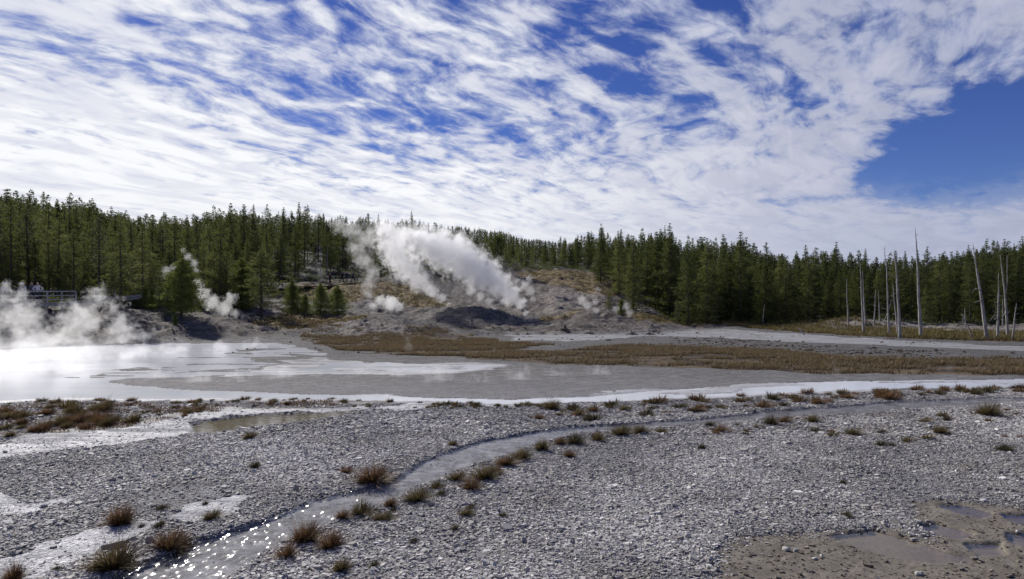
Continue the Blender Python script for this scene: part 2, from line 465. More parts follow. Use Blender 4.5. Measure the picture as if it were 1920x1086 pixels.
def build_ground():
    # columns fan out from the viewpoint so that the mesh is finest where one stands
    R = np.concatenate([np.linspace(-3.2, -1.0, 60)[:-1], np.linspace(-1.0, 1.0, 800), np.linspace(1.0, 3.2, 60)[1:]])
    rows = np.concatenate([np.array([2600, 2000, 1700, 1500, 1350, 1260, 1200, 1160, 1130.]), np.arange(1110, 900, -1.6), np.arange(900, 700, -1.0), np.arange(700, 640, -0.5)])
    D = F * CAMH / (rows - HZ)
    D = np.concatenate([[0.4, 0.9], D, np.arange(D[-1] + 0.25, 100, 0.3), np.arange(100, 130, 0.7), np.arange(130, 260, 3.0), [280, 320, 400, 520, 700, 900]])
    nr, nc = len(D), len(R)
    Y = np.repeat(D[:, None], nc, 1)
    X = D[:, None] * R[None, :]
    px = 960 + F * R[None, :] + 0 * Y
    Z = base_z(px, Y)
    zs = zones(X, Y)
    raised = sstep(0.15, 0.6, Z)
    # knolly relief on the slopes
    gul = np.abs(fbm(X * 0.22 + 0.1 * Y, Y * 0.10, 4, 25))
    Z = Z + raised * (0.9 * fbm(X * 0.14, Y * 0.14, 4, 21) + 0.6 * fbm(X * 0.6, Y * 0.6, 3, 23) - 1.6 * gul * sstep(70, 80, Y) + 0.45 * fbm(X * 1.6, Y * 1.6, 4, 27))
    far = sstep(40, 75, Y)
    flatn = (1 - raised)
    Z = Z + flatn * (0.05 * fbm(X * 0.5, Y * 0.5, 3, 31) + 0.035 * fbm(X * 3.1, Y * 3.1, 3, 33) * (1 - sstep(20, 45, Y)))
    near = 1 - sstep(12, 26, Y)
    Z = Z + flatn * near * 0.05 * np.abs(fbm(X * 9, Y * 9, 3, 35)) * (1 - zs['stream']) * (1 - zs['olive'] * 0.6)
    sink = np.maximum.reduce([zs['pool'], zs['stream'], zs['mudpool'], zs['puddle']])
    for _ in range(2):
        sink[1:-1] = (sink[:-2] + 2 * sink[1:-1] + sink[2:]) / 4
        sink[:, 1:-1] = (sink[:, :-2] + 2 * sink[:, 1:-1] + sink[:, 2:]) / 4
    Z = Z * (1 - 0.7 * sink * flatn) - 0.052 * sink * flatn + 0.01 * flatn * (1 - sink)
    Z = Z - 0.012 * zs['olive'] * flatn
    co = np.stack([X, Y, Z], -1).reshape(-1, 3).astype(np.float32)
    idx = np.arange(nr * nc).reshape(nr, nc)
    quads = np.stack([idx[:-1, :-1], idx[:-1, 1:], idx[1:, 1:], idx[1:, :-1]], -1).reshape(-1, 4)
    me = bpy.data.meshes.new('ground')
    me.vertices.add(len(co)); me.vertices.foreach_set('co', co.ravel())
    me.loops.add(quads.size); me.loops.foreach_set('vertex_index', quads.ravel().astype(np.int32))
    me.polygons.add(len(quads)); me.polygons.foreach_set('loop_start', np.arange(0, quads.size, 4, dtype=np.int32))
    me.polygons.foreach_set('use_smooth', np.ones(len(quads), bool))
    me.update(calc_edges=True)
    def put(name, arr):
        a = me.attributes.new(name, 'FLOAT', 'POINT')
        a.data.foreach_set('value', np.ascontiguousarray(arr, np.float32).ravel())
    for k in ('pool', 'stream', 'mudpool', 'white', 'brown', 'spots', 'meadow', 'olive', 'puddle', 'leftbrown', 'warm'):
        put(k, zs[k] * (flatn if k not in ('meadow',) else 1))
    # the raised ground
    pyv = HZ - F * (Z - CAMH) / Y + 14 * fbm(X * 0.35, Y * 0.35, 4, 41)
    pxv = px + 26 * fbm(X * 0.3 + 5, Y * 0.3, 4, 43)
    for k, lst in HILL.items():
        r = np.zeros(Z.shape, np.float32)
        for poly, d0, d1 in lst:
            r = np.maximum(r, inpoly(pxv, pyv, poly) * (Y > d0) * (Y < d1))
        for _ in range(2):
            r[1:-1] = (r[:-2] + 2 * r[1:-1] + r[2:]) / 4
            r[:, 1:-1] = (r[:, :-2] + 2 * r[:, 1:-1] + r[:, 2:]) / 4
        put(k, r)
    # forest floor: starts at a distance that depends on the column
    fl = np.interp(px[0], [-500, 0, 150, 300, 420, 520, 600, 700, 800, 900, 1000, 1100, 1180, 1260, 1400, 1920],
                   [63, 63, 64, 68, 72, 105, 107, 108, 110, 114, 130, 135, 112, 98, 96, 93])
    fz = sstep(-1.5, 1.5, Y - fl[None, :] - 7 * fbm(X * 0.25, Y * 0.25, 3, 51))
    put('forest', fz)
    put('raised', raised)
    o = bpy.data.objects.new('ground', me)
    o['kind'] = 'structure'
    COL.objects.link(o)
    return o, (D, R, Z)

def ground_material():
    m, nt, out = new_mat('sinter_flat')
    pos = nt.node('ShaderNodeNewGeometry').outputs['Position']
    A = {k: nt.attr(k) for k in ('pool', 'stream', 'mudpool', 'white', 'brown', 'spots', 'meadow', 'olive', 'puddle', 'leftbrown', 'warm', 'dark', 'ochre', 'pale', 'forest', 'raised')}
    x, y, z = nt.sep(pos)
    # loose platy sinter: voronoi chips in three sizes
    pw = nt.vmath('ADD', pos, nt.vmath('SCALE', nt.noise(pos, 9.0, 2, out='Color'), scale=0.05))
    v1 = nt.vor(nt.vmath('MULTIPLY', pw, (1, 1.0, 0.2)), 17.0)
    c1 = nt.node('ShaderNodeTexVoronoi', feature='F1'); nt.put(c1.inputs['Vector'], nt.vmath('MULTIPLY', pw, (1, 1.0, 0.2))); c1.inputs['Scale'].default_value = 17.0
    chip = nt.sep(c1.outputs['Color'])[0]
    c2 = nt.node('ShaderNodeTexVoronoi', feature='F1'); nt.put(c2.inputs['Vector'], nt.vmath('MULTIPLY', pw, (1, 1.0, 0.2))); c2.inputs['Scale'].default_value = 46.0
    chip2 = nt.sep(c2.outputs['Color'])[0]
    n1 = nt.noise(pos, 1.4, 6, 0.65)
    n2 = nt.noise(pos, 0.22, 4, 0.55)
    n3 = nt.noise(nt.vmath('MULTIPLY', pos, (0.5, 1.6, 1)), 3.2, 6, 0.7)
    hf = nt.noise(pos, 26.0, 4, 0.75)
    g = nt.math('ADD', nt.math('MULTIPLY', chip, 0.45), nt.math('MULTIPLY', chip2, 0.4))
    g = nt.math('ADD', g, nt.math('MULTIPLY', nt.math('SUBTRACT', hf, 0.5), 0.8))
    gravel = nt.ramp(g, [(0.08, (0.07, 0.07, 0.075)), (0.40, (0.19, 0.188, 0.192)), (0.72, (0.38, 0.375, 0.38)), (0.95, (0.58, 0.575, 0.57))])
    big = nt.math('ADD', nt.math('MULTIPLY', n1, 0.5), nt.math('MULTIPLY', n2, 0.5))
    gravel = nt.mix(nt.mr(big, 0.36, 0.66, 0.0, 1.0), nt.mix(0.45, gravel, (0.13, 0.128, 0.135)), nt.mix(0.12, gravel, (0.55, 0.54, 0.54)))
    # cool bluish cast left, warmer dirt in patches
    dirt = nt.mr(nt.noise(nt.vmath('ADD', pos, (31, 7, 0)), 0.55, 5, 0.6), 0.53, 0.68, 0.0, 0.45)
    gravel = nt.mix(dirt, gravel, nt.mix(0.5, gravel, (0.20, 0.155, 0.12)))
    # fine grey silt flats in the distance
    sf = nt.noise(nt.vmath('MULTIPLY', pos, (0.8, 1.6, 1)), 7.0, 6, 0.8)
    silt = nt.mix(nt.mr(nt.math('ADD', nt.math('MULTIPLY', n3, 0.5), nt.math('MULTIPLY', sf, 0.5)), 0.40, 0.60), (0.04, 0.038, 0.036), (0.29, 0.282, 0.275))
    silt = nt.mix(nt.mr(nt.noise(nt.vmath('MULTIPLY', pos, (0.25, 1.4, 1)), 1.0, 5, 0.6), 0.42, 0.62), silt, nt.mix(0.5, silt, (0.10, 0.096, 0.092)))
    farf = nt.mr(y, 18.0, 30.0)
    col = nt.mix(farf, gravel, silt)
    streak = nt.noise(nt.vmath('MULTIPLY', pos, (0.3, 1.5, 1)), 1.1, 6, 0.65)
    # pale crust
    crust = nt.mix(nt.mr(n3, 0.3, 0.7), (0.36, 0.36, 0.375), (0.74, 0.735, 0.74))
    wf = nt.math('MULTIPLY', A['white'], nt.mr(nt.math('ADD', nt.math('MULTIPLY', streak, 0.6), nt.math('MULTIPLY', hf, 0.4)), 0.36, 0.55, 0.15, 1.0))
    crust = nt.mix(farf, crust, nt.mix(0.4, crust, (0.30, 0.30, 0.30)))
    col = nt.mix(wf, col, crust)
    # warm stained ground and olive mud
    wn = nt.mr(n3, 0.35, 0.7, 0.1, 0.65)
    col = nt.mix(nt.math('MULTIPLY', A['warm'], wn), col, (0.20, 0.13, 0.085))
    col = nt.mix(nt.math('MULTIPLY', A['leftbrown'], nt.mr(n3, 0.35, 0.62, 0.1, 0.9)), col, (0.115, 0.085, 0.06))
    mud = nt.mix(nt.mr(nt.noise(pos, 2.4, 6, 0.7), 0.35, 0.65), (0.135, 0.118, 0.09), (0.21, 0.185, 0.145))
    mudspk = nt.mr(nt.noise(pos, 15.0, 5, 0.75), 0.54, 0.64, 0.0, 0.75)
    mud = nt.mix(mudspk, mud, nt.mix(nt.noise(pos, 5.0, 2), (0.045, 0.032, 0.022), (0.10, 0.085, 0.05)))
    mud = nt.mix(nt.mr(nt.vor(pos, 7.0), 0.09, 0.05, 0.0, 0.7), mud, (0.42, 0.41, 0.36))
    col = nt.mix(A['olive'], col, mud)
    col = nt.mix(nt.math('MAXIMUM', A['mudpool'], A['puddle']), col, (0.20, 0.17, 0.13))
    # marsh soil
    bs = nt.mix(nt.mr(nt.noise(nt.vmath('MULTIPLY', pos, (0.6, 1, 1)), 0.5, 6, 0.65), 0.38, 0.62), (0.035, 0.025, 0.018), (0.15, 0.105, 0.06))
    col = nt.mix(nt.math('MULTIPLY', A['brown'], nt.mr(n1, 0.25, 0.42, 0.55, 1.0)), col, bs)
    sp = nt.mr(nt.noise(nt.vmath('MULTIPLY', pos, (0.55, 1.1, 1)), 1.5, 5, 0.7), 0.53, 0.60, 0.0, 0.9)
    col = nt.mix(nt.math('MULTIPLY', A['spots'], sp), col, (0.06, 0.045, 0.032))
    md = nt.mix(nt.mr(nt.noise(pos, 0.45, 5, 0.6), 0.35, 0.65), (0.13, 0.10, 0.03), (0.17, 0.075, 0.035))
    col = nt.mix(nt.math('MULTIPLY', A['meadow'], 0.92), col, md)
    # stream bed and pool bed
    bed = nt.mix(nt.mr(nt.noise(nt.vmath('MULTIPLY', pos, (1, 1.2, 1)), 2.2, 6, 0.7), 0.35, 0.65), (0.13, 0.122, 0.118), (0.33, 0.315, 0.31))
    col = nt.mix(A['stream'], col, bed)
    col = nt.mix(A['pool'], col, (0.62, 0.63, 0.66))
    # slopes
    hl = nt.noise(nt.vmath('MULTIPLY', pos, (1, 1, 2.5)), 0.8, 8, 0.7)
    slope = nt.ramp(hl, [(0.32, (0.035, 0.030, 0.027)), (0.45, (0.11, 0.092, 0.078)), (0.56, (0.19, 0.168, 0.148)), (0.70, (0.34, 0.315, 0.285))])
    col = nt.mix(A['raised'], col, slope)
    sp2 = nt.noise(pos, 2.6, 5, 0.8)
    col = nt.mix(A['pale'], col, nt.mix(nt.mr(sp2, 0.38, 0.6), (0.12, 0.10, 0.085), (0.34, 0.305, 0.27)))
    col = nt.mix(A['dark'], col, nt.mix(nt.mr(sp2, 0.35, 0.7), (0.07, 0.062, 0.055), (0.27, 0.25, 0.23)))
    oc = nt.mix(nt.mr(nt.noise(pos, 0.9, 6, 0.7), 0.38, 0.62), (0.075, 0.058, 0.032), (0.30, 0.21, 0.09))
    col = nt.mix(nt.math('MULTIPLY', A['ochre'], 0.95), col, oc)
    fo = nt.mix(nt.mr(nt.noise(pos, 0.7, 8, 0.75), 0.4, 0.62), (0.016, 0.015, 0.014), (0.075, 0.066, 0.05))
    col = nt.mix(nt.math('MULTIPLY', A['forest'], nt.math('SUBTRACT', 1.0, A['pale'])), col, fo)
    # gloss: damp crust shines at a grazing angle
    rough = nt.mix(nt.math('MULTIPLY', wf, nt.mr(streak, 0.42, 0.58)), (0.85, 0.85, 0.85), (0.32, 0.32, 0.32))
    rough = nt.mix(nt.math('MULTIPLY', A['olive'], 0.6), rough, (0.35, 0.35, 0.35))
    h = nt.math('ADD', nt.math('MULTIPLY', c1.outputs['Distance'], 0.9), nt.math('MULTIPLY', c2.outputs['Distance'], 0.35))
    h = nt.math('ADD', h, nt.math('MULTIPLY', chip, 1.0))
    h = nt.math('ADD', h, nt.math('MULTIPLY', hf, 1.1))
    st = nt.math('MULTIPLY', nt.mr(y, 10, 60, 0.9, 0.35), nt.math('SUBTRACT', 1.0, nt.math('MAXIMUM', nt.math('MULTIPLY', A['olive'], 0.8), nt.math('MULTIPLY', A['stream'], 0.9))))
    b1 = nt.bump(h, st, 0.035)
    b2 = nt.bump(nt.noise(pos, 1.7, 8, 0.75), nt.math('MULTIPLY', nt.mr(y, 20, 45, 0.0, 1.0), 1.0), 0.55, b1)
    principled(nt, out, col, rough, b2, 0.25)
    return m

ground, (GD, GR, GZ) = build_ground()
ground.data.materials.append(ground_material())

def ground_z(X, Y):
    """height of the finished ground sheet under a point"""
    r = X / Y
    i = np.interp(Y, GD, np.arange(len(GD))); j = np.interp(r, GR, np.arange(len(GR)))
    i0 = int(min(len(GD) - 2, math.floor(i))); j0 = int(min(len(GR) - 2, math.floor(j)))
    f, g = i - i0, j - j0
    return float((GZ[i0, j0] * (1 - g) + GZ[i0, j0 + 1] * g) * (1 - f) + (GZ[i0 + 1, j0] * (1 - g) + GZ[i0 + 1, j0 + 1] * g) * f)
def at(px, Y):
    """ground point in the direction of a photograph column, Y metres off"""
    X = (px - 960) / F * Y
    return Vector((X, Y, ground_z(X, Y)))
def flat_at(px, py):
    Y = F * CAMH / (py - HZ)
    return at(px, Y)

# ------------------------------------------------------------------ water sheets
def sheet(name, poly_px, z, mat, pad=0.0):
    pts = [((px - 960) / F * (F * CAMH / (py - HZ)), F * CAMH / (py - HZ)) for px, py in poly_px]
    bm = bmesh.new()
    vs = [bm.verts.new((a, b, z)) for a, b in pts]
    bm.faces.new(vs)
    bmesh.ops.triangulate(bm, faces=bm.faces[:])
    bm.normal_update()
    for f in bm.faces:
        if f.normal.z < 0: f.normal_flip()
    me = bpy.data.meshes.new(name); bm.to_mesh(me); bm.free()
    me.materials.append(mat)
    o = bpy.data.objects.new(name, me); o['kind'] = 'structure'
    COL.objects.link(o)
    return o

def schlick(nt, normal=None, f0=0.02):
    g = nt.node('ShaderNodeNewGeometry')
    c = nt.math('ABSOLUTE', nt.vmath('DOT_PRODUCT', g.outputs['Incoming'], normal if normal is not None else g.outputs['Normal']))
    return nt.math('ADD', f0, nt.math('MULTIPLY', 1 - f0, nt.math('POWER', nt.math('SUBTRACT', 1.0, nt.math('MINIMUM', c, 1.0)), 5.0)))
def water_mats():
    r = {}
    m, nt, out = new_mat('milky_hot_water')
    pos = nt.node('ShaderNodeNewGeometry').outputs['Position']
    n = nt.noise(nt.vmath('MULTIPLY', pos, (0.25, 0.9, 1)), 0.8, 5, 0.6)
    c = nt.mix(nt.mr(n, 0.2, 0.8), (0.64, 0.665, 0.70), (0.76, 0.775, 0.80))
    b = nt.bump(nt.noise(nt.vmath('MULTIPLY', pos, (1, 1.4, 1)), 5.0, 4, 0.6), 0.10, 0.02)
    principled(nt, out, c, 0.16, b, 0.25)
    r['pool'] = m
    m, nt, out = new_mat('clear_running_water')
    pos = nt.node('ShaderNodeNewGeometry').outputs['Position']
    pp = nt.mapping(pos, rot=(0, 0, rad(-50)))
    w1 = nt.noise(nt.vmath('MULTIPLY', pp, (1.0, 1.9, 1)), 7.0, 3, 0.6, 0.6)
    w2 = nt.noise(nt.vmath('MULTIPLY', pp, (1.0, 1.6, 1)), 24.0, 3, 0.6, 0.4)
    hgt = nt.math('ADD', nt.math('MULTIPLY', w1, 1.0), nt.math('MULTIPLY', w2, 0.5))
    b = nt.bump(hgt, 1.0, 0.11)
    gl = nt.node('ShaderNodeBsdfGlossy'); gl.inputs['Roughness'].default_value = 0.05; nt.put(gl.inputs['Normal'], b)
    gl.inputs['Color'].default_value = (1, 1, 1, 1)
    tr = nt.node('ShaderNodeBsdfTransparent'); tr.inputs['Color'].default_value = (0.90, 0.91, 0.93, 1)
    mx = nt.node('ShaderNodeMixShader')
    nt.put(mx.inputs[0], schlick(nt, b)); nt.l.new(tr.outputs[0], mx.inputs[1]); nt.l.new(gl.outputs[0], mx.inputs[2])
    nt.l.new(mx.outputs[0], out.inputs['Surface'])
    r['stream'] = m
    m, nt, out = new_mat('rippled_water')
    gl = nt.node('ShaderNodeBsdfGlossy'); gl.inputs['Roughness'].default_value = 0.17
    tr = nt.node('ShaderNodeBsdfTransparent'); tr.inputs['Color'].default_value = (0.93, 0.94, 0.95, 1)
    b = None
    mx = nt.node('ShaderNodeMixShader')
    nt.put(mx.inputs[0], schlick(nt, b)); nt.l.new(tr.outputs[0], mx.inputs[1]); nt.l.new(gl.outputs[0], mx.inputs[2])
    nt.l.new(mx.outputs[0], out.inputs['Surface'])
    r['ripple'] = m
    m, nt, out = new_mat('still_puddle_water')
    pos = nt.node('ShaderNodeNewGeometry').outputs['Position']
    b = nt.bump(nt.noise(pos, 6.0, 3, 0.5), 0.12, 0.02)
    gl = nt.node('ShaderNodeBsdfGlossy'); gl.inputs['Roughness'].default_value = 0.06; nt.put(gl.inputs['Normal'], b)
    tr = nt.node('ShaderNodeBsdfTransparent'); tr.inputs['Color'].default_value = (0.85, 0.82, 0.76, 1)
    mx = nt.node('ShaderNodeMixShader')
    nt.put(mx.inputs[0], schlick(nt, b)); nt.l.new(tr.outputs[0], mx.inputs[1]); nt.l.new(gl.outputs[0], mx.inputs[2])
    nt.l.new(mx.outputs[0], out.inputs['Surface'])
    r['puddle'] = m
    return r
WM = water_mats()
sheet('hot_pool_water', [(-1500, 640), (520, 641), (700, 660), (1000, 680), (1400, 705), (2500, 700), (2500, 730), (1600, 740), (1000, 762), (300, 762), (-1500, 790)], -0.016, WM['pool'])
sheet('stream_water', [(2700, 726), (1900, 738), (1500, 758), (1100, 786), (1020, 801), (1210, 801), (1500, 788), (1930, 762), (2700, 752)], -0.014, WM['stream'])
def ripples():
    """the near stretch of the stream with its ripples as real relief"""
    st = 0.021
    X, Y = np.meshgrid(np.arange(-9.5, 3.6, st), np.arange(4.6, 16.02, st))
    px, py = flat_pix(X, Y)
    reg = inpoly(px, py, [(1000, 790), (830, 822), (600, 905), (200, 1040), (-500, 1290), (300, 1330), (520, 1100), (650, 1000), (900, 890), (1100, 826), (1230, 796)])
    # flow runs from right to left, ripples lie across it
    a = rad(35); U = X * math.cos(a) + Y * math.sin(a); V = -X * math.sin(a) + Y * math.cos(a)
    amp = 0.75 + 1.5 * np.clip(fbm(X * 0.5, Y * 0.5, 3, 501) + 0.1, 0, 1)
    Z = -0.014 + amp * (0.065 * fbm(U * 4.2, V * 6.0, 3, 503) + 0.056 * fbm(U * 14.0, V * 19.0, 2, 507, 0.6))
    keep = reg[:-1, :-1] & reg[1:, 1:]
    idx = np.arange(X.size).reshape(X.shape)
    q = np.stack([idx[:-1, :-1], idx[:-1, 1:], idx[1:, 1:], idx[1:, :-1]], -1)[keep]
    used, inv = np.unique(q.ravel(), return_inverse=True)
    co = np.stack([X.ravel(), Y.ravel(), Z.ravel()], 1)[used].astype(np.float32); q = inv.reshape(-1, 4).astype(np.int32)
    me = bpy.data.meshes.new('stream_water')
    me.vertices.add(len(co)); me.vertices.foreach_set('co', co.ravel())
    me.loops.add(q.size); me.loops.foreach_set('vertex_index', q.ravel())
    me.polygons.add(len(q)); me.polygons.foreach_set('loop_start', np.arange(0, q.size, 4, dtype=np.int32))
    me.polygons.foreach_set('use_smooth', np.ones(len(q), bool))
    me.update(calc_edges=True); me.materials.append(WM['ripple'])
    o = bpy.data.objects.new('stream_water', me); o['kind'] = 'structure'; COL.objects.link(o)
ripples()
sheet('shallow_pool_water', [(330, 825), (340, 785), (500, 765), (720, 762), (700, 780), (500, 812), (400, 830)], -0.018, WM['puddle'])
sheet('puddle_water', [(1480, 1090), (1480, 985), (1740, 935), (2150, 945), (2150, 1090)], -0.026, WM['puddle'])
# ------------------------------------------------------------------ mesh helpers
def mesh_np(name, co, faces, mat, smooth=False):
    """co (n,3); faces (m,3) or (m,4)"""
    me = bpy.data.meshes.new(name)
    co = np.ascontiguousarray(co, np.float32); faces = np.ascontiguousarray(faces, np.int32)
    k = faces.shape[1]
    me.vertices.add(len(co)); me.vertices.foreach_set('co', co.ravel())
    me.loops.add(faces.size); me.loops.foreach_set('vertex_index', faces.ravel())
    me.polygons.add(len(faces)); me.polygons.foreach_set('loop_start', np.arange(0, faces.size, k, dtype=np.int32))
    if smooth: me.polygons.foreach_set('use_smooth', np.ones(len(faces), bool))
    me.update(calc_edges=True)
    me.materials.append(mat)
    return me
def link(name, me, parent=None):
    o = bpy.data.objects.new(name, me)
    COL.objects.link(o)
    if parent is not None: o.parent = parent
    return o
def empty(name, loc=(0, 0, 0), rz=0.0):
    o = bpy.data.objects.new(name, None)
    o.empty_display_size = 0.3
    o.location = loc; o.rotation_euler = (0, 0, rz)
    COL.objects.link(o)
    return o
def tag(o, label=None, cat=None, group=None, kind=None):
    if label: o['label'] = label
    if cat: o['category'] = cat
    if group: o['group'] = group
    if kind: o['kind'] = kind
    return o
class Tubes:
    """collects tapered tubes along polylines into one mesh"""
    def __init__(self): self.v = []; self.f = []; self.n = 0
    def add(self, pts, radii, seg=7, cap=True):
        pts = [Vector(p) for p in pts]
        base = self.n
        for i, p in enumerate(pts):
            d = (pts[min(i + 1, len(pts) - 1)] - pts[max(i - 1, 0)]).normalized()
            a = d.orthogonal().normalized() if abs(d.z) < 0.95 else Vector((1, 0, 0)).cross(d).normalized()
            b = d.cross(a)
            for s in range(seg):
                t = 2 * math.pi * s / seg
                q = p + (a * math.cos(t) + b * math.sin(t)) * radii[i]
                self.v.append(q[:])
        for i in range(len(pts) - 1):
            for s in range(seg):
                s2 = (s + 1) % seg
                self.f.append((base + i * seg + s, base + i * seg + s2, base + (i + 1) * seg + s2, base + (i + 1) * seg + s))
        self.n += len(pts) * seg
        if cap:
            for e in (0, len(pts) - 1):
                self.v.append(pts[e][:]); c = self.n; self.n += 1
                for s in range(seg):
                    s2 = (s + 1) % seg
                    a_, b_ = base + e * seg + s, base + e * seg + s2
                    self.f.append((c, b_, a_, c) if e == 0 else (c, a_, b_, c))
    def box(self, x0, x1, y0, y1, z0, z1):
        b = self.n
        for z in (z0, z1):
            for (x, y) in ((x0, y0), (x1, y0), (x1, y1), (x0, y1)): self.v.append((x, y, z))
        self.f += [(b + 3, b + 2, b + 1, b), (b + 4, b + 5, b + 6, b + 7)] + [(b + i, b + (i + 1) % 4, b + 4 + (i + 1) % 4, b + 4 + i) for i in range(4)]
        self.n += 8
    def beam(self, p, q, w, h):
        p, q = Vector(p), Vector(q); d = (q - p).normalized()
        s = d.cross(Vector((0, 0, 1)));
        s = Vector((1, 0, 0)) if s.length < 1e-3 else s.normalized()
        u = s.cross(d)
        b = self.n
        for e in (p, q):
            for (i, j) in ((-1, -1), (1, -1), (1, 1), (-1, 1)): self.v.append((e + s * (i * w / 2) + u * (j * h / 2))[:])
        self.f += [(b + 3, b + 2, b + 1, b), (b + 4, b + 5, b + 6, b + 7)] + [(b + i, b + (i + 1) % 4, b + 4 + (i + 1) % 4, b + 4 + i) for i in range(4)]
        self.n += 8
    def mesh(self, name, mat, smooth=True):
        me = bpy.data.meshes.new(name)
        fs = [f if len(set(f)) == 4 else tuple(dict.fromkeys(f)) for f in self.f]
        me.from_pydata(self.v, [], fs); me.update()
        if smooth: me.polygons.foreach_set('use_smooth', [True] * len(me.polygons))
        me.materials.append(mat)
        return me

# ------------------------------------------------------------------ materials
def foliage_mat(name, dark, mid, light, sat_obj=0.25):
    m, nt, out = new_mat(name)
    geo = nt.node('ShaderNodeNewGeometry')
    isl = geo.outputs['Random Per Island']
    oi = nt.node('ShaderNodeObjectInfo').outputs['Random']
    tc = nt.node('ShaderNodeTexCoord').outputs['Object']
    clump = nt.noise(tc, 0.9, 2, 0.5)
    f = nt.math('ADD', nt.math('MULTIPLY', isl, 0.45), nt.math('MULTIPLY', nt.mr(clump, 0.3, 0.7), 0.55))
    c = nt.ramp(f, [(0.0, dark), (0.5, mid), (1.0, light)])
    c = nt.mix(nt.math('MULTIPLY', oi, sat_obj * 2.6), c, nt.mix(0.6, c, (0.085, 0.075, 0.045)))
    hv = nt.node('ShaderNodeHueSaturation'); hv.inputs['Saturation'].default_value = 0.9
    nt.put(hv.inputs['Value'], nt.mr(nt.math('FRACT', nt.math('MULTIPLY', oi, 7.31)), 0, 1, 0.62, 1.35, False)); nt.put(hv.inputs['Color'], c); c = hv.outputs[0]
    p = principled(nt, None, c, 0.75, None, 0.08)
    tl = nt.node('ShaderNodeBsdfTranslucent')
    nt.l.new(nt.mix(0.5, c, (0.20, 0.25, 0.04)), tl.inputs['Color'])
    mx = nt.node('ShaderNodeMixShader'); mx.inputs[0].default_value = 0.36
    nt.l.new(p.outputs[0], mx.inputs[1]); nt.l.new(tl.outputs[0], mx.inputs[2])
    nt.l.new(mx.outputs[0], out.inputs['Surface'])
    return m
M = {}
M['needle_dark'] = foliage_mat('dark_conifer_needles', (0.012, 0.018, 0.009), (0.038, 0.050, 0.022), (0.095, 0.110, 0.048))
M['needle_green'] = foliage_mat('green_pine_needles', (0.04, 0.048, 0.018), (0.165, 0.172, 0.055), (0.33, 0.32, 0.12))
M['needle_young'] = foliage_mat('young_pine_needles', (0.04, 0.062, 0.012), (0.15, 0.185, 0.035), (0.30, 0.33, 0.08), 0.1)
M['needle_grey'] = foliage_mat('thin_grey_needles', (0.03, 0.033, 0.026), (0.065, 0.065, 0.052), (0.13, 0.125, 0.10))
def bark_mat(name, a, b, rough=0.85):
    m, nt, out = new_mat(name)
    tc = nt.node('ShaderNodeTexCoord').outputs['Object']
    n = nt.noise(nt.vmath('MULTIPLY', tc, (9, 9, 0.9)), 1.6, 5, 0.65)
    n2 = nt.noise(tc, 0.7, 3)
    c = nt.mix(nt.mr(n, 0.35, 0.65), a, b)
    c = nt.mix(nt.mr(n2, 0.45, 0.7, 0, 0.5), c, nt.mix(0.5, c, (0.05, 0.04, 0.035)))
    principled(nt, out, c, rough, nt.bump(n, 0.6, 0.02), 0.2)
    return m
M['bark'] = bark_mat('grey_brown_bark', (0.05, 0.04, 0.035), (0.15, 0.125, 0.11))
M['snag'] = bark_mat('bleached_dead_wood', (0.17, 0.16, 0.15), (0.44, 0.415, 0.39))
M['oldwood'] = bark_mat('dark_rotten_wood', (0.03, 0.025, 0.02), (0.10, 0.085, 0.07))
M['plank'] = bark_mat('weathered_planks', (0.26, 0.245, 0.23), (0.48, 0.46, 0.44))

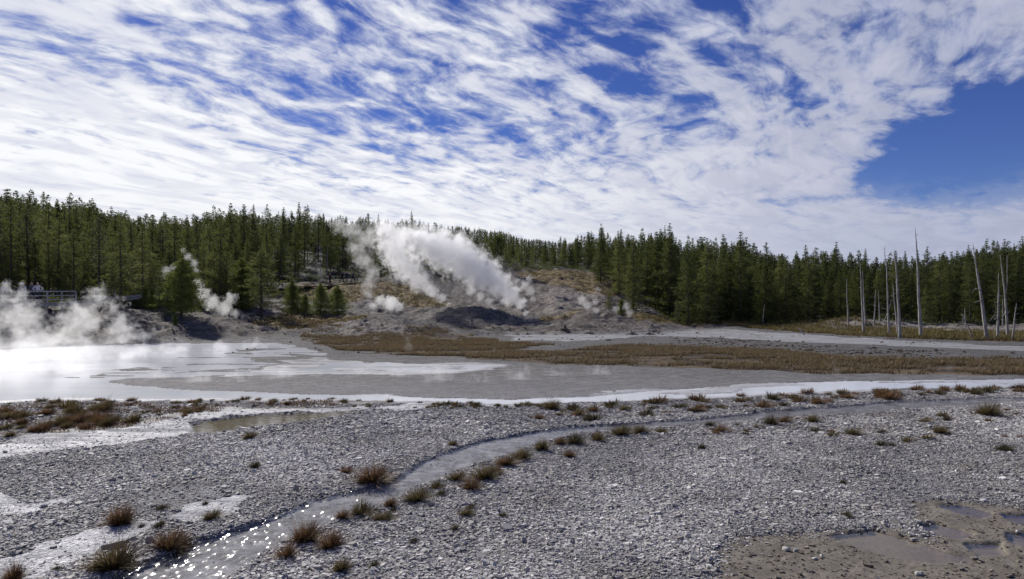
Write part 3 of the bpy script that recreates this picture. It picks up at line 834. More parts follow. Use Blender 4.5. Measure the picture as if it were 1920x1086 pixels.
# ------------------------------------------------------------------ conifers
def conifer_mesh(seed, H, kind, mat, lod=1.0):
    rng = np.random.default_rng(seed)
    P = dict(spruce=(0.04, 0.215, 0.85, 0.36), pine=(0.16, 0.20, 0.75, 0.42), young=(0.03, 0.36, 0.8, 0.22), thin=(0.35, 0.13, 0.7, 0.5), bush=(0.0, 0.55, 0.5, 0.12), umbrella=(0.45, 0.42, 0.5, 0.3))[kind]
    h0, wr, powr, sp = P
    tb = Tubes()
    lean = rng.uniform(-0.012, 0.012, 2) * H
    def axis(t):
        return np.array([lean[0] * t * t, lean[1] * t * t, H * t])
    ts = np.linspace(0, 0.985, 9)
    r0 = 0.0085 * H + 0.02
    tb.add([axis(t) - np.array([0, 0, 0.3 if t == 0 else 0]) for t in ts], [r0 * (1 - t) ** 0.8 + 0.012 for t in ts], 7)
    V = []
    h = h0 * H
    tri_o = []
    sp = sp * H / 12.0 if kind not in ('bush',) else 0.08 * H
    k = 0
    gap = rng.uniform(0, 6.28)
    while h < H * 0.985:
        t = h / H
        prof = (1 - (t - h0) / (1 - h0)) if kind != 'umbrella' else (1 - abs((t - 0.62) / 0.5)) * 0.9 + 0.1
        # profile: full low down, a slim ragged tip
        w = wr * H * max(prof, 0.0) ** powr * rng.uniform(0.72, 1.12)
        if kind in ('pine', 'thin'): w *= 0.75 + 0.5 * math.sin(h * 1.7 + seed) ** 2
        if t < h0 + 0.10: w *= 0.75
        w = max(w, 0.05 * H / 12)
        nb = int(rng.integers(4, 7)) if t < 0.9 else 4
        for b in range(nb):
            if rng.random() < (0.10 if kind in ('spruce', 'young', 'bush') else 0.24): continue
            az = gap + b * 6.283 / nb + rng.uniform(-0.5, 0.5)
            L = w * rng.uniform(0.55, 1.15)
            droop = (0.25 - 0.75 * t) if kind == 'spruce' else (0.05 - 0.75 * t)
            droop += rng.uniform(-0.15, 0.15)
            dirv = np.array([math.cos(az), math.sin(az), -droop])
            o = axis(t)
            if lod >= 1 and L > 0.5 and k % 2 == 0:
                tb.add([o, o + dirv * L * 0.55, o + dirv * L * 0.95], [0.018 + 0.012 * L, 0.014, 0.006], 4, cap=False)
            k += 1
            nc = max(2, int(L / (0.26 if lod >= 1 else 0.5) * (12.0 / H if kind in ('bush',) else 1)) + 1)
            for c in range(nc):
                s = 0.22 + 0.78 * (c + rng.uniform(0.2, 0.9)) / nc
                q = o + dirv * L * s + np.array([0, 0, 0.10 * L * s * s])
                spread = 0.05 * H ** 0.5 * (0.6 + 0.9 * (1 - s)) * (0.22 + 0.85 * min(1, w / (wr * H * 0.5))) * (1.5 if kind in ('young', 'bush') else 1.2)
                m = (11 if lod >= 1 else 5)
                ctr = q + rng.normal(0, 1, (m, 3)) * np.array([spread, spread, spread * 0.6])
                tri_o.append(np.concatenate([ctr, np.tile(dirv * 0.6, (m, 1)) + rng.normal(0, 0.55, (m, 3)), np.full((m, 1), 0.5 + 0.5 * min(1, w / (wr * H * 0.35)))], 1))
        gap += 1.1
        h += sp * rng.uniform(0.7, 1.25) * (0.75 if t > 0.7 else 1.0)
    T = np.concatenate(tri_o)
    n = len(T)
    size = (0.17 if lod >= 1 else 0.29) * (H / 12.0) ** 0.4
    if kind == 'bush': size *= 0.8
    d = T[:, 3:6]; d /= np.linalg.norm(d, axis=1)[:, None] + 1e-6
    r = rng.normal(0, 1, (n, 3)); s_ = np.cross(d, r); s_ /= np.linalg.norm(s_, axis=1)[:, None] + 1e-6
    size = size * T[:, 6:7]; ln = size * rng.uniform(0.8, 1.9, n)[:, None]; wd = size * rng.uniform(0.28, 0.6, n)[:, None]
    c = T[:, :3]
    q0 = c - d * ln * 0.5; q1 = c + s_ * wd * 0.5; q2 = c + d * ln * 0.6; q3 = c - s_ * wd * 0.5
    V = np.stack([q0, q1, q2, q3], 1).reshape(-1, 3)
    Fq = np.arange(4 * n).reshape(-1, 4)
    return V, Fq, tb

PROTO = {}
def proto(kind, i, H, mat):
    V, Fq, tb = conifer_mesh(hash_seed(kind, i), H, kind, mat)
    PROTO.setdefault(kind, []).append((mesh_np('crown', V, Fq, mat), tb.mesh('trunk', M['bark']), H))
def hash_seed(kind, i): return sum(ord(c) for c in kind) * 31 + i * 7
for i in range(5): proto('spruce', i, 13, M['needle_dark'])
for i in range(5): proto('pine', i, 13, M['needle_green'])
for i in range(3): proto('young', i, 6, M['needle_young'])
for i in range(3): proto('thin', i, 13, M['needle_grey'])
for i in range(2): proto('bush', i, 1.5, M['needle_young'])
proto('umbrella', 0, 8, M['needle_dark'])
# the same tree forms with the other needle colour
def recolour(kind, new, mat):
    for cr, tr, H in PROTO[kind]:
        c2 = cr.copy(); c2.materials.clear(); c2.materials.append(mat)
        PROTO.setdefault(new, []).append((c2, tr, H))
recolour('pine', 'pine_dark', M['needle_dark'])
recolour('spruce', 'spruce_green', M['needle_green'])

RNG = random.Random(11)
def plant_tree(kind, px, Y, H, label, group, name='conifer_tree', cat='conifer', wide=1.0, dx=None):
    cr, tr, h0 = RNG.choice(PROTO[kind])
    p = at(px, Y)
    e = empty(name, p, RNG.uniform(0, 6.28))
    s = H / h0
    ws = s * wide
    e.scale = (ws, ws, s)
    link('crown', cr, e); link('trunk', tr, e)
    tag(e, label, cat, group)
    return e
def H_for(px, Y, top):
    """height that makes a tree at this spot reach a row of the photograph"""
    return CAMH + (HZ - top) / F * Y - at(px, Y).z

SKY = [(-200, 338), (0, 352), (60, 366), (120, 372), (200, 382), (260, 396), (330, 404), (370, 400), (400, 388), (450, 388), (500, 396), (560, 394), (620, 405), (700, 414), (770, 412), (800, 432),
       (870, 434), (900, 440), (930, 460), (960, 448), (1000, 458), (1060, 446), (1120, 438), (1200, 438), (1255, 436), (1300, 450), (1330, 446), (1390, 446), (1440, 468), (1510, 474), (1570, 470),
       (1640, 484), (1700, 484), (1790, 470), (1850, 458), (1900, 452), (1920, 446), (2100, 440)]
def skyline(px): return float(np.interp(px, [a for a, _ in SKY], [b for _, b in SKY]))
FL = ([-500, 0, 150, 300, 420, 520, 600, 700, 800, 900, 1000, 1100, 1180, 1260, 1400, 1920], [65, 65, 66, 70, 76, 114, 120, 122, 122, 128, 138, 140, 116, 101, 99, 96])
def forest_line(px): return float(np.interp(px, *FL))

SECT = [(110, 'behind the railed boardwalk at the left end'), (215, 'just left of the tall deck-corner pine'), (300, 'behind the tall pine at the deck corner'), (380, 'behind the bright pyramid-shaped pine'),
        (500, 'above the left steam vent'), (620, 'around the bare trunks above the ochre grass'), (740, 'behind the ragged left steam column'), (880, 'behind the top of the big steam cloud'),
        (960, 'beside the umbrella-shaped pine'), (1050, 'on top of the pale bare ridge'), (1150, 'above the two small steam vents'), (1300, 'standing just right of the bare ridge'),
        (1450, 'behind the short tilted grey snag'), (1580, 'left of the cluster of tall bare trunks'), (1700, 'behind the cluster of tall bare trunks'), (1800, 'right of the tallest bare trunk'),
        (9999, 'behind the right-hand group of bare trunks')]
def sector(px):
    for x, s in SECT:
        if px < x: return s
ROWS = ['front-rank', 'mid-rank', 'skyline']
def kinds_for(px, row):
    if px < 400: return ['pine', 'spruce_green', 'pine', 'pine', 'spruce', 'thin'][RNG.randrange(6)]
    if px < 540: return ['pine', 'spruce', 'pine_dark', 'spruce_green'][RNG.randrange(4)]
    if px < 900: return ['pine_dark', 'thin', 'spruce', 'pine_dark'][RNG.randrange(4)]
    if px < 1080: return ['spruce_green', 'spruce', 'pine'][RNG.randrange(3)]
    return ['spruce', 'spruce', 'pine_dark', 'spruce_green', 'spruce'][RNG.randrange(5)]
WORD = dict(pine='olive-green pine', spruce_green='olive-green conical conifer', spruce='dark conical conifer', thin='thin grey-green conifer', pine_dark='dark slim pine')

NAMED = [  # kind, column, distance, height or row of the top, width, label
    ('young', 340, 63, 484, 1.5, 'bright green pyramid-shaped pine standing alone on grey bank beside the left steam vent'),
    ('pine', 226, 63, 428, 1.75, 'tall olive pine with visible trunk at the corner of the boardwalk deck'),
    ('bush', 328, 58.5, 592, 1.0, 'small round green shrub alone on the bare grey bank'),
    ('young', 601, 76, 530, 1.35, 'small dark cone-shaped fir in front of the ochre grass, left of a paler twin'),
    ('young', 632, 77, 534, 1.5, 'loose young pine right of the small dark cone-shaped fir'),
    ('young', 548, 78, 525, 1.35, 'young green pine right of the standing visitor in dark clothes'),
    ('young', 572, 79, 550, 1.4, 'lowest young pine between two taller ones before the ochre grass'),
    ('pine', 490, 74, 462, 1.9, 'tall pine right of the left steam vent, left of the visitor in dark clothes'),
    ('pine', 424, 80, 470, 1.9, 'broad green pine directly behind the left steam vent'),
    ('young', 452, 82, 484, 1.5, 'light green bushy pine between the two tall pines right of the left steam vent'),
    ('young', 272, 66, 535, 0.7, 'shortest sapling left of the pyramid-shaped pine'),
    ('young', 284, 65, 538, 0.8, 'yellowish sapling close to the left side of the pyramid-shaped pine'),
    ('pine', 302, 65, 505, 0.7, 'slim young pine touching the left side of the pyramid-shaped pine'),
    ('spruce', 1126, 118, 426, 1.1, 'tall dark spruce at the left edge of the right-hand stand'),
    ('spruce_green', 1160, 112, 432, 1.1, 'broad green spruce behind the right small steam vent'),
    ('spruce_green', 1187, 100, 440, 1.2, 'full green spruce above the right small steam vent'),
    ('spruce', 1256, 104, 417, 1.1, 'tallest spruce of the right-hand stand with its tip above all neighbours'),
    ('spruce', 1290, 96, 452, 1.3, 'dense spruce with grey lower limbs at the edge of the white flat'),
    ('spruce_green', 1325, 97, 446, 1.25, 'full spruce reaching down to the yellow grass fringe'),
    ('spruce', 1388, 100, 432, 1.2, 'wide-topped dark spruce near the middle of the right forest'),
    ('umbrella', 932, 124, 446, 0.9, 'dark pine with flat umbrella-shaped crown by the upper right edge of the steam cloud'),
    ('spruce', 772, 132, 394, 0.8, 'lone narrow spruce whose tip rises over the top of the big steam cloud'),
    ('spruce', 1568, 128, 452, 1.0, 'tiered spruce rising above the skyline left of the bare trunks'),
    ('young', 1650, 92, 590, 0.8, 'small yellow-green sapling among the bare trunks'),
    ('young', 1165, 86, 560, 1.2, 'low bushy green pine beside the right small steam vent'),
    ('pine', 1142, 92, 545, 1.3, 'ragged young pine between the two small steam vents'),
    ('thin', 1270, 88, 560, 1.3, 'grey half-dead bushy conifer at the edge of the white flat'),
    ('thin', 12, 78, 350, 1.2, 'dead-looking grey conifer at the very left edge'),
    ('thin', 306, 84, 420, 1.3, 'bare grey twiggy tree in the green wood above the pyramid pine'),
    ('young', 1375, 99, 585, 1.0, 'bright bushy sapling under the wide-topped dark spruce'),
]
for kind, px, Y, top, wide, lab in NAMED:
    H = H_for(px, Y, top)
    plant_tree(kind, px, Y, H, lab, None, 'shrub' if kind == 'bush' else 'conifer_tree', 'shrub' if kind == 'bush' else ('young conifer' if kind == 'young' else 'conifer'), wide)

PLACED = []
def free(X, Y, r):
    for a, b in PLACED:
        if (a - X) ** 2 + (b - Y) ** 2 < r * r: return False
    return True
def fill_forest():
    n = 0
    # from the edge of the wood inwards: three ranks one can tell apart
    for row, (d0, d1, count) in enumerate(((0, 9, 92), (9, 24, 88), (24, 46, 90))):
        k = 0
        tries = 0
        while k < count and tries < 6000:
            tries += 1
            px = -25 + (k + RNG.random()) / count * 1975 if tries < 3000 else RNG.uniform(-25, 1950)
            Y = forest_line(px) + RNG.uniform(d0, d1)
            X = (px - 960) / F * Y
            if not free(X, Y, 1.5): continue
            sk = skyline(px)
            if row == 2:
                H = H_for(px, Y, sk + RNG.choice([-14, -4, 4, 9, 14, 20]) + RNG.uniform(-4, 4))
            elif row == 1:
                H = H_for(px, Y, sk + RNG.choice([-6, 6, 16, 28]) + RNG.uniform(-6, 10))
            else:
                H = H_for(px, Y, sk + RNG.uniform(12, 80) if px < 1050 else sk + RNG.choice([-6, 10, 25, 45]) + RNG.uniform(-4, 12))
            if 530 < px < 880 and row == 0:
                H = min(H, RNG.uniform(8, 12))
            H = min(max(H, 4.5), 19)
            kd = kinds_for(px, row)
            wide = RNG.uniform(0.85, 1.25) * (0.85 if row == 2 else 1.05) * (12.0 / max(H, 9)) ** 0.5
            r_ = ROWS[row]
            lab = '%s %s %s' % (r_, WORD[kd], sector(px))
            if len(lab.split()) > 16: lab = ' '.join(lab.split()[:16])
            plant_tree(kd, px, Y, H, lab, '%s conifers %s' % (r_, sector(px)), wide=wide)
            PLACED.append((X, Y)); k += 1; n += 1
    return n
NT_TREES = fill_forest()
def tell_apart():
    by = {}
    for o in COL.objects:
        if o.get('category') == 'conifer': by.setdefault(o['label'], []).append(o)
    for lab, lst in by.items():
        if len(lst) < 2: continue
        lst.sort(key=lambda q: q.location.x / q.location.y)
        n = len(lst)
        for i, q in enumerate(lst):
            if n == 2: q['label'] = lab + (', left of two', ', right of two')[i]
            elif i == 0: q['label'] = lab + ', leftmost of %s' % NUMW[n]
            elif i == n - 1: q['label'] = lab + ', rightmost of %s' % NUMW[n]
            else: q['label'] = lab + ', %s from left' % ORDW[i + 1]
NUMW = 'zero one two three four five six seven eight nine ten eleven twelve thirteen fourteen fifteen sixteen seventeen eighteen nineteen twenty'.split()
ORDW = 'zeroth first second third fourth fifth sixth seventh eighth ninth tenth eleventh twelfth thirteenth fourteenth fifteenth sixteenth seventeenth eighteenth nineteenth twentieth'.split()
tell_apart()

def far_forest():
    """everything further into the wood reads as one mass"""
    protos = []
    for i in range(5):
        V, Fq, tb = conifer_mesh(900 + i, 13, 'spruce' if i < 3 else 'pine', None, lod=0.5)
        keep = V.reshape(-1, 4, 3)
        protos.append(keep)
    allv = []; rng = np.random.default_rng(5)
    tb = Tubes()
    for k in range(980):
        px = -140 + 2200 * (k + rng.random()) / 760 if k < 760 else (rng.uniform(-620, -60) if k % 2 else rng.uniform(1985, 2600))
        Y = forest_line(px) + (44 + rng.uniform(0, 1) ** 1.2 * 62 if k < 760 else rng.uniform(0, 50))
        X = (px - 960) / F * Y
        z = ground_z(X, Y)
        top = skyline(px) + rng.normal(9, 8)
        H = min(max(CAMH + (HZ - top) / F * Y - z, 6), 19)
        s = H / 13.0; a = rng.uniform(0, 6.28); w = s * rng.uniform(0.9, 1.3) * (12 / H) ** 0.3
        q = protos[rng.integers(0, 5)]
        R_ = np.array([[math.cos(a) * w, -math.sin(a) * w, 0], [math.sin(a) * w, math.cos(a) * w, 0], [0, 0, s]])
        allv.append((q.reshape(-1, 3) @ R_.T) + np.array([X, Y, z]))
        tb.add([(X, Y, z - 0.3), (X, Y, z + H * 0.9)], [0.16, 0.03], 5, cap=False)
    V = np.concatenate(allv)
    V2 = np.concatenate([V, np.array(tb.v)])
    Fq = np.concatenate([np.arange(len(V)).reshape(-1, 4), np.array(tb.f) + len(V)])
    me = mesh_np('far_forest', V2, Fq, M['needle_dark'])
    me.materials.append(M['bark'])
    mi = np.zeros(len(Fq), np.int32); mi[len(V) // 4:] = 1
    me.polygons.foreach_set('material_index', mi)
    o = link('far_forest', me)
    tag(o, 'distant mass of conifers filling the wood behind the nearer trees', 'forest', kind='stuff')
far_forest()

# ------------------------------------------------------------------ dead trunks
def snag(name, label, base, pts, r0, branches=(), cat='dead tree', group=None, mat='snag', Y=None, rt=0.02):
    """base = (column, row); pts = list of (column, row) up the trunk, all at the distance of the base"""
    if Y is None: Y = F * CAMH / (base[1] - HZ)
    b = at(base[0], Y)
    e = empty(name, b)
    def W(px, py): return Vector(((px - 960) / F * Y, Y, CAMH + (HZ - py) / F * Y)) - b
    P_ = [Vector((0, 0, -0.25))] + [W(*p) for p in pts]
    P2 = [P_[0]]
    for i in range(1, len(P_)):
        for t in (0.34, 0.67, 1.0):
            v = P_[i - 1].lerp(P_[i], t)
            if t < 1: v = v + Vector((RNG.uniform(-1, 1), RNG.uniform(-1, 1), 0)) * 0.025
            P2.append(v)
    tot = sum((P2[i + 1] - P2[i]).length for i in range(len(P2) - 1)); acc = 0; R_ = []
    for i in range(len(P2)):
        if i: acc += (P2[i] - P2[i - 1]).length
        t = acc / tot
        R_.append(0.68 * r0 * (1 + 0.35 * max(0, 0.06 - t) / 0.06) * (1 - t) ** 0.75 + rt * 0.6)
    tb = Tubes(); tb.add(P2, R_, 9)
    # small broken stubs stay in the trunk
    for k in range(16):
        j = RNG.randrange(2, len(P2) - 1); a = RNG.uniform(0, 6.28); l = RNG.uniform(0.1, 0.32) * (2.2 if k % 5 == 0 else 1)
        tb.add([P2[j], P2[j] + Vector((math.cos(a), math.sin(a), 0.15)) * l], [0.018, 0.006], 4)
    link('trunk', tb.mesh('trunk', M[mat]), e)
    for br in branches:
        tb = Tubes(); q = [W(*p) for p in br]
        for i in range(1, len(q)): q[i].y += RNG.uniform(-0.25, 0.1)
        tb.add(q, [0.05 * (1 - 0.75 * i / (len(q) - 1)) for i in range(len(q))], 5)
        link('branch', tb.mesh('branch', M[mat]), e)
    tag(e, label, cat, group)
    return e
snag('dead_trunk', 'tallest bare grey trunk, needle-topped and rising high above the forest', (1727, 634), [(1725, 600), (1722, 540), (1719, 470), (1716, 427)], 0.22)
snag('dead_trunk', 'short bare trunk leftmost of the tall cluster on the brown meadow', (1591, 621), [(1590, 590), (1588, 560), (1588, 522)], 0.13, [[(1588.5, 571), (1586.5, 569)]])
snag('dead_trunk', 'tall pale trunk with a second thinner one close against its right side', (1620, 627), [(1618, 590), (1615, 540), (1613, 492)], 0.19)
snag('dead_trunk', 'thinner trunk hugging the right side of a taller pale one', (1623.5, 620), [(1621, 580), (1619, 540), (1617, 508)], 0.15)
snag('dead_trunk', 'low dark thin trunk leaning slightly right, in front of the grey rise', (1638, 621), [(1640, 590), (1642, 542)], 0.13)
snag('dead_trunk', 'low dark straight trunk beside the yellow-green sapling', (1651, 617), [(1649, 590), (1647, 545)], 0.12)
snag('dead_trunk', 'slim bare trunk with a kinked wispy top between two thicker ones', (1667, 631), [(1665, 580), (1663, 520), (1662, 496), (1659, 480), (1659, 461)], 0.14)
snag('dead_trunk', 'thin trunk slanting right across to meet the kinked slim trunk', (1655, 616), [(1663, 590), (1675, 553)], 0.08, [[(1673, 556), (1668, 555)]])
snag('dead_trunk', 'short dark trunk hugging the left side of the thick fork-topped trunk', (1683, 630), [(1680, 590), (1674, 532)], 0.13, [[(1677, 552), (1670, 556)]])
snag('dead_trunk', 'thick pale trunk with forked tip and one short side branch', (1687.5, 635), [(1686, 590), (1682, 530), (1680, 500), (1676, 468)], 0.21, [[(1680.5, 520), (1674, 517), (1669, 515)], [(1680, 498), (1680.5, 485), (1679.5, 470)]])
snag('dead_trunk', 'long thick trunk leaning left with broken side branches at mid height', (1851, 637), [(1847, 610), (1838, 545), (1829, 490), (1824, 456)], 0.23,
     [[(1838, 545), (1830, 541), (1825, 543), (1824, 550)], [(1839, 552), (1834, 552)], [(1840, 563), (1831, 566), (1822, 568)]])
snag('dead_trunk', 'bare trunk bristling with many short upturned twigs', (1871, 635), [(1871.5, 600), (1872, 560), (1872.5, 512)], 0.16,
     [[(1871.5, 570 + 6 * i), (1866 + (i % 2), 568.5 + 6 * i), (1861 + 2 * (i % 3), 566 + 5.5 * i)] for i in range(6)] + [[(1872, 555), (1876, 553)], [(1872, 574), (1877, 571)], [(1871.5, 600), (1862, 594), (1852, 602)]])
snag('dead_trunk', 'forked bare trunk with two long parallel tips near the right edge', (1890, 634), [(1888, 600), (1885, 556), (1880, 515), (1875, 478)], 0.17,
     [[(1885, 556), (1886, 530), (1886, 500), (1886, 479)], [(1886.5, 585), (1880, 596), (1883, 602), (1888, 607)], [(1886, 590), (1893, 584)]])
snag('dead_trunk', 'thin grey trunk half hidden between the bristly trunk and the forked trunk', (1880, 617), [(1880, 590), (1880, 560)], 0.11)
snag('dead_trunk', 'short thin trunk leaning right, last one before the right edge', (1899, 637), [(1902, 600), (1906, 569)], 0.11)
snag('dead_trunk', 'low thin post-like trunk, left one of an upright pair', (1806, 622), [(1805.5, 595)], 0.07)
snag('dead_trunk', 'low upright trunk, taller one of an upright pair beside a tilted stick', (1811, 623), [(1810, 600), (1809, 577)], 0.10)
snag('dead_trunk', 'tilted broken stick-like trunk leaning left between the tallest trunk and the long leaning one', (1822, 636), [(1821.5, 630), (1813, 608), (1803, 588)], 0.10)
snag('dead_trunk', 'short tilted grey snag standing alone before the dark forest', (1430, 613), [(1431, 595), (1434, 570)], 0.12)
snag('dead_trunk', 'short broken log propped up at a slant on the white flat', (1511, 630), [(1503, 622), (1495, 613)], 0.10, [[(1497, 628), (1505, 629.5)]])
snag('dead_trunk', 'pale leaning bare trunk on the dark slope above the ochre grass', (546, 508), [(540, 490), (532, 460), (523, 432)], 0.15, Y=124)
snag('dead_trunk', 'grey trunk crossing low beside the pale leaning one on the dark slope', (540, 512), [(535, 480), (528, 452)], 0.10, Y=126)
snag('dead_trunk', 'upright silver trunk above the ochre grass, the tallest of three', (601, 521), [(600.5, 490), (600, 453)], 0.13, Y=119)
snag('dead_trunk', 'thin silver trunk left of the tallest of three above the ochre grass', (595, 512), [(594.5, 490), (594, 450)], 0.08, Y=122)
snag('dead_trunk', 'thin silver trunk right of the tallest of three above the ochre grass', (613, 510), [(613.5, 490), (614.5, 461)], 0.10, Y=121)
snag('dead_trunk', 'bare silvery trunk in the green wood left of the smoky slope', (438, 480), [(438, 460), (437, 424)], 0.10, Y=100)
snag('dead_trunk', 'bare pale trunk amid olive pines near the left edge', (30, 470), [(29, 430), (27, 385)], 0.12, Y=84)

# ------------------------------------------------------------------ fallen wood and stumps
def log(name, label, pts, r, mat='snag', cat='fallen log', lift=0.0):
    P_ = []
    for px, Y in pts:
        p = at(px, Y); p.z += r * 0.7 + lift; P_.append(p)
    b = P_[0].copy()
    Q = []
    for i in range(len(P_) - 1):
        for t in (0, 0.25, 0.5, 0.75): Q.append(P_[i].lerp(P_[i + 1], t) - b + Vector((0, RNG.uniform(-.05, .05), RNG.uniform(-.02, .03))))
    Q.append(P_[-1] - b)
    tb = Tubes(); tb.add(Q, [r * (1 - 0.6 * i / (len(Q) - 1)) for i in range(len(Q))], 7)
    for k in range(5):
        j = RNG.randrange(1, len(Q) - 1); a = RNG.uniform(0, 6.28)
        tb.add([Q[j], Q[j] + Vector((math.cos(a) * .4, math.sin(a) * .3, RNG.uniform(.15, .6)))], [0.03, 0.008], 4)
    o = link(name, tb.mesh(name, M[mat])); o.location = b
    return tag(o, label, cat)
log('fallen_log', 'long bleached log lying flat at the far right edge under the forest', [(1770, 74), (1850, 72), (1935, 71)], 0.16)
log('fallen_log', 'pale broken log slanting down the grey rise behind the bare trunks', [(1478, 99), (1490, 97), (1508, 95)], 0.14)
log('fallen_log', 'pale log lying on the crest of the grey rise', [(1575, 93), (1600, 90), (1618, 89)], 0.14)
log('fallen_log', 'pale stick lying on white crust just left of the bare trunk cluster', [(1458, 80), (1480, 79.5)], 0.07)
log('fallen_log', 'pale stick lying at the foot of the trunk cluster', [(1650, 66), (1668, 65)], 0.07)
log('fallen_log', 'thin bent log lying on the slope right of the bare ridge', [(1195, 97), (1215, 96), (1240, 95)], 0.09, lift=0.4)
log('fallen_log', 'dark log lying on the slope above the left small steam vent', [(1120, 98), (1150, 97)], 0.10, 'oldwood')
log('fallen_log', 'pale log lying on the crest of the bare ridge', [(1040, 134), (1062, 133)], 0.15)
log('fallen_log', 'grey log lying on the dark slope left of the ragged steam column', [(560, 116), (580, 117), (605, 119)], 0.12, lift=0.3)
log('fallen_log', 'pale log lying across the dark slope below the ragged steam column', [(618, 118), (660, 117)], 0.10, lift=0.4)
log('fallen_log', 'thin dark stick on the white flat right of the right-hand stump', [(1222, 68), (1240, 67.5)], 0.06, 'oldwood')
log('fallen_log', 'long dark stick flat on the pale ground left of the first dark stump', [(1042, 66.5), (1058, 66)], 0.07, 'oldwood')
def stump(label, px, row, h, spikes):
    Y = F * CAMH / (row - HZ); b = at(px, Y)
    tb = Tubes()
    for (dx, dz, r) in spikes:
        tb.add([(0, 0, -0.1), (dx * 0.4, 0.02, dz * 0.5), (dx, 0.05, dz)], [r, r * 0.6, 0.015], 6)
    for k in range(6):
        a = k * 1.05 + RNG.random() * .5; l = RNG.uniform(.4, .9)
        tb.add([(0, 0, 0.12), (math.cos(a) * l * .5, math.sin(a) * l * .5, 0.08), (math.cos(a) * l, math.sin(a) * l, 0.0)], [0.07, 0.05, 0.015], 5)
    o = link('tree_stump', tb.mesh('tree_stump', M['oldwood'])); o.location = b
    tag(o, label, 'stump')
stump('dark jagged stump with a pointed peak, leftmost of four on the pale flat', 1060, 631, .6, [(0, .55, .2), (-.5, .12, .1), (.25, .2, .12)])
stump('low twiggy dark stump, second from the left on the pale flat', 1107, 632, .5, [(.05, .42, .1), (.35, .28, .05), (-.25, .2, .05)])
stump('v-shaped dark stump with two thin prongs, third from the left on the pale flat', 1186, 632, .7, [(-.2, .62, .07), (.3, .38, .06), (0, .2, .12)])
stump('small dark stump with one knob, rightmost of four on the pale flat', 1218, 632, .4, [(0, .38, .13), (-.3, .12, .08)])
# ------------------------------------------------------------------ grass
def grass_mat(name, root, mid, tip):
    m, nt, out = new_mat(name)
    isl = nt.node('ShaderNodeNewGeometry').outputs['Random Per Island']
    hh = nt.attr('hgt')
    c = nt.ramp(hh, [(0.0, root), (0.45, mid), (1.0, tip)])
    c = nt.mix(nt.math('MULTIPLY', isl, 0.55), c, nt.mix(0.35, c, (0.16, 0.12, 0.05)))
    oi = nt.node('ShaderNodeObjectInfo').outputs['Random']
    c = nt.mix(nt.math('MULTIPLY', oi, 0.4), c, nt.mix(0.5, c, (0.085, 0.075, 0.03)))
    p = principled(nt, None, c, 0.6, None, 0.2)
    tl = nt.node('ShaderNodeBsdfTranslucent'); nt.l.new(c, tl.inputs['Color'])
    mx = nt.node('ShaderNodeMixShader'); mx.inputs[0].default_value = 0.35
    nt.l.new(p.outputs[0], mx.inputs[1]); nt.l.new(tl.outputs[0], mx.inputs[2]); nt.l.new(mx.outputs[0], out.inputs['Surface'])
    return m
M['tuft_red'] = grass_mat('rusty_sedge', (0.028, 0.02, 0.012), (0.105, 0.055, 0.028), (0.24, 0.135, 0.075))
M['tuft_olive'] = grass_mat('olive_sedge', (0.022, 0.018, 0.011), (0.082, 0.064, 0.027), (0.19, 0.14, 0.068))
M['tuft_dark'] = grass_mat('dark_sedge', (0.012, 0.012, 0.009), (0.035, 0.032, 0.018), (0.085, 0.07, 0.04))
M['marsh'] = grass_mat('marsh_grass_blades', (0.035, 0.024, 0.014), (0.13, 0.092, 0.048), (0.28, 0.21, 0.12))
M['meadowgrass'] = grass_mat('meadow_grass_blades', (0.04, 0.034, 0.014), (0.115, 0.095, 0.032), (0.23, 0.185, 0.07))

def blades(n, rng, spread, length, width, splay=1.0, curve=0.6, origin=None, az=None):
    """n curved ribbons of two quads and a tip, returned as arrays"""
    a = rng.uniform(0, 6.283, n); rr = spread * np.sqrt(rng.uniform(0, 1, n))
    o = np.stack([rr * np.cos(a), rr * np.sin(a), np.zeros(n)], 1) if origin is None else origin
    if origin is not None: a = rng.uniform(0, 6.283, n)
    th = np.abs(rng.normal(0, 0.5, n)) * splay                    # lean from vertical
    L = length * rng.uniform(0.45, 1.1, n)
    d = np.stack([np.cos(a) * np.sin(th), np.sin(a) * np.sin(th), np.cos(th)], 1)
    side = np.stack([-np.sin(a), np.cos(a), np.zeros(n)], 1)
    side = side * np.cos(0.7) + d * 0 + np.cross(d, side) * np.sin(0.7)
    out = np.stack([np.cos(a), np.sin(a), np.zeros(n)], 1)
    P = []
    for t, w in ((0, 1.0), (0.4, 0.9), (0.75, 0.6), (1.0, 0.12)):
        c = o + d * (L * t)[:, None] + out * (curve * L * t * t * (0.3 + th))[:, None] * 0.5 - np.array([0, 0, 1.0]) * (curve * L * t * t * th * 0.35)[:, None]
        hw = (width * 0.5 * w)
        P.append(c - side * hw); P.append(c + side * hw)
    V = np.stack(P, 1)          # n,8,3
    f = np.array([[0, 1, 3, 2], [2, 3, 5, 4], [4, 5, 7, 6]])
    Fq = (np.arange(n)[:, None, None] * 8 + f[None]).reshape(-1, 4)
    hg = np.tile(np.array([0, 0, .4, .4, .75, .75, 1, 1], np.float32), n)
    return V.reshape(-1, 3), Fq, hg
def grass_mesh(name, V, Fq, hg, mat):
    me = mesh_np(name, V, Fq, mat)
    a = me.attributes.new('hgt', 'FLOAT', 'POINT'); a.data.foreach_set('value', np.ascontiguousarray(hg, np.float32))
    return me
TUFT = {}
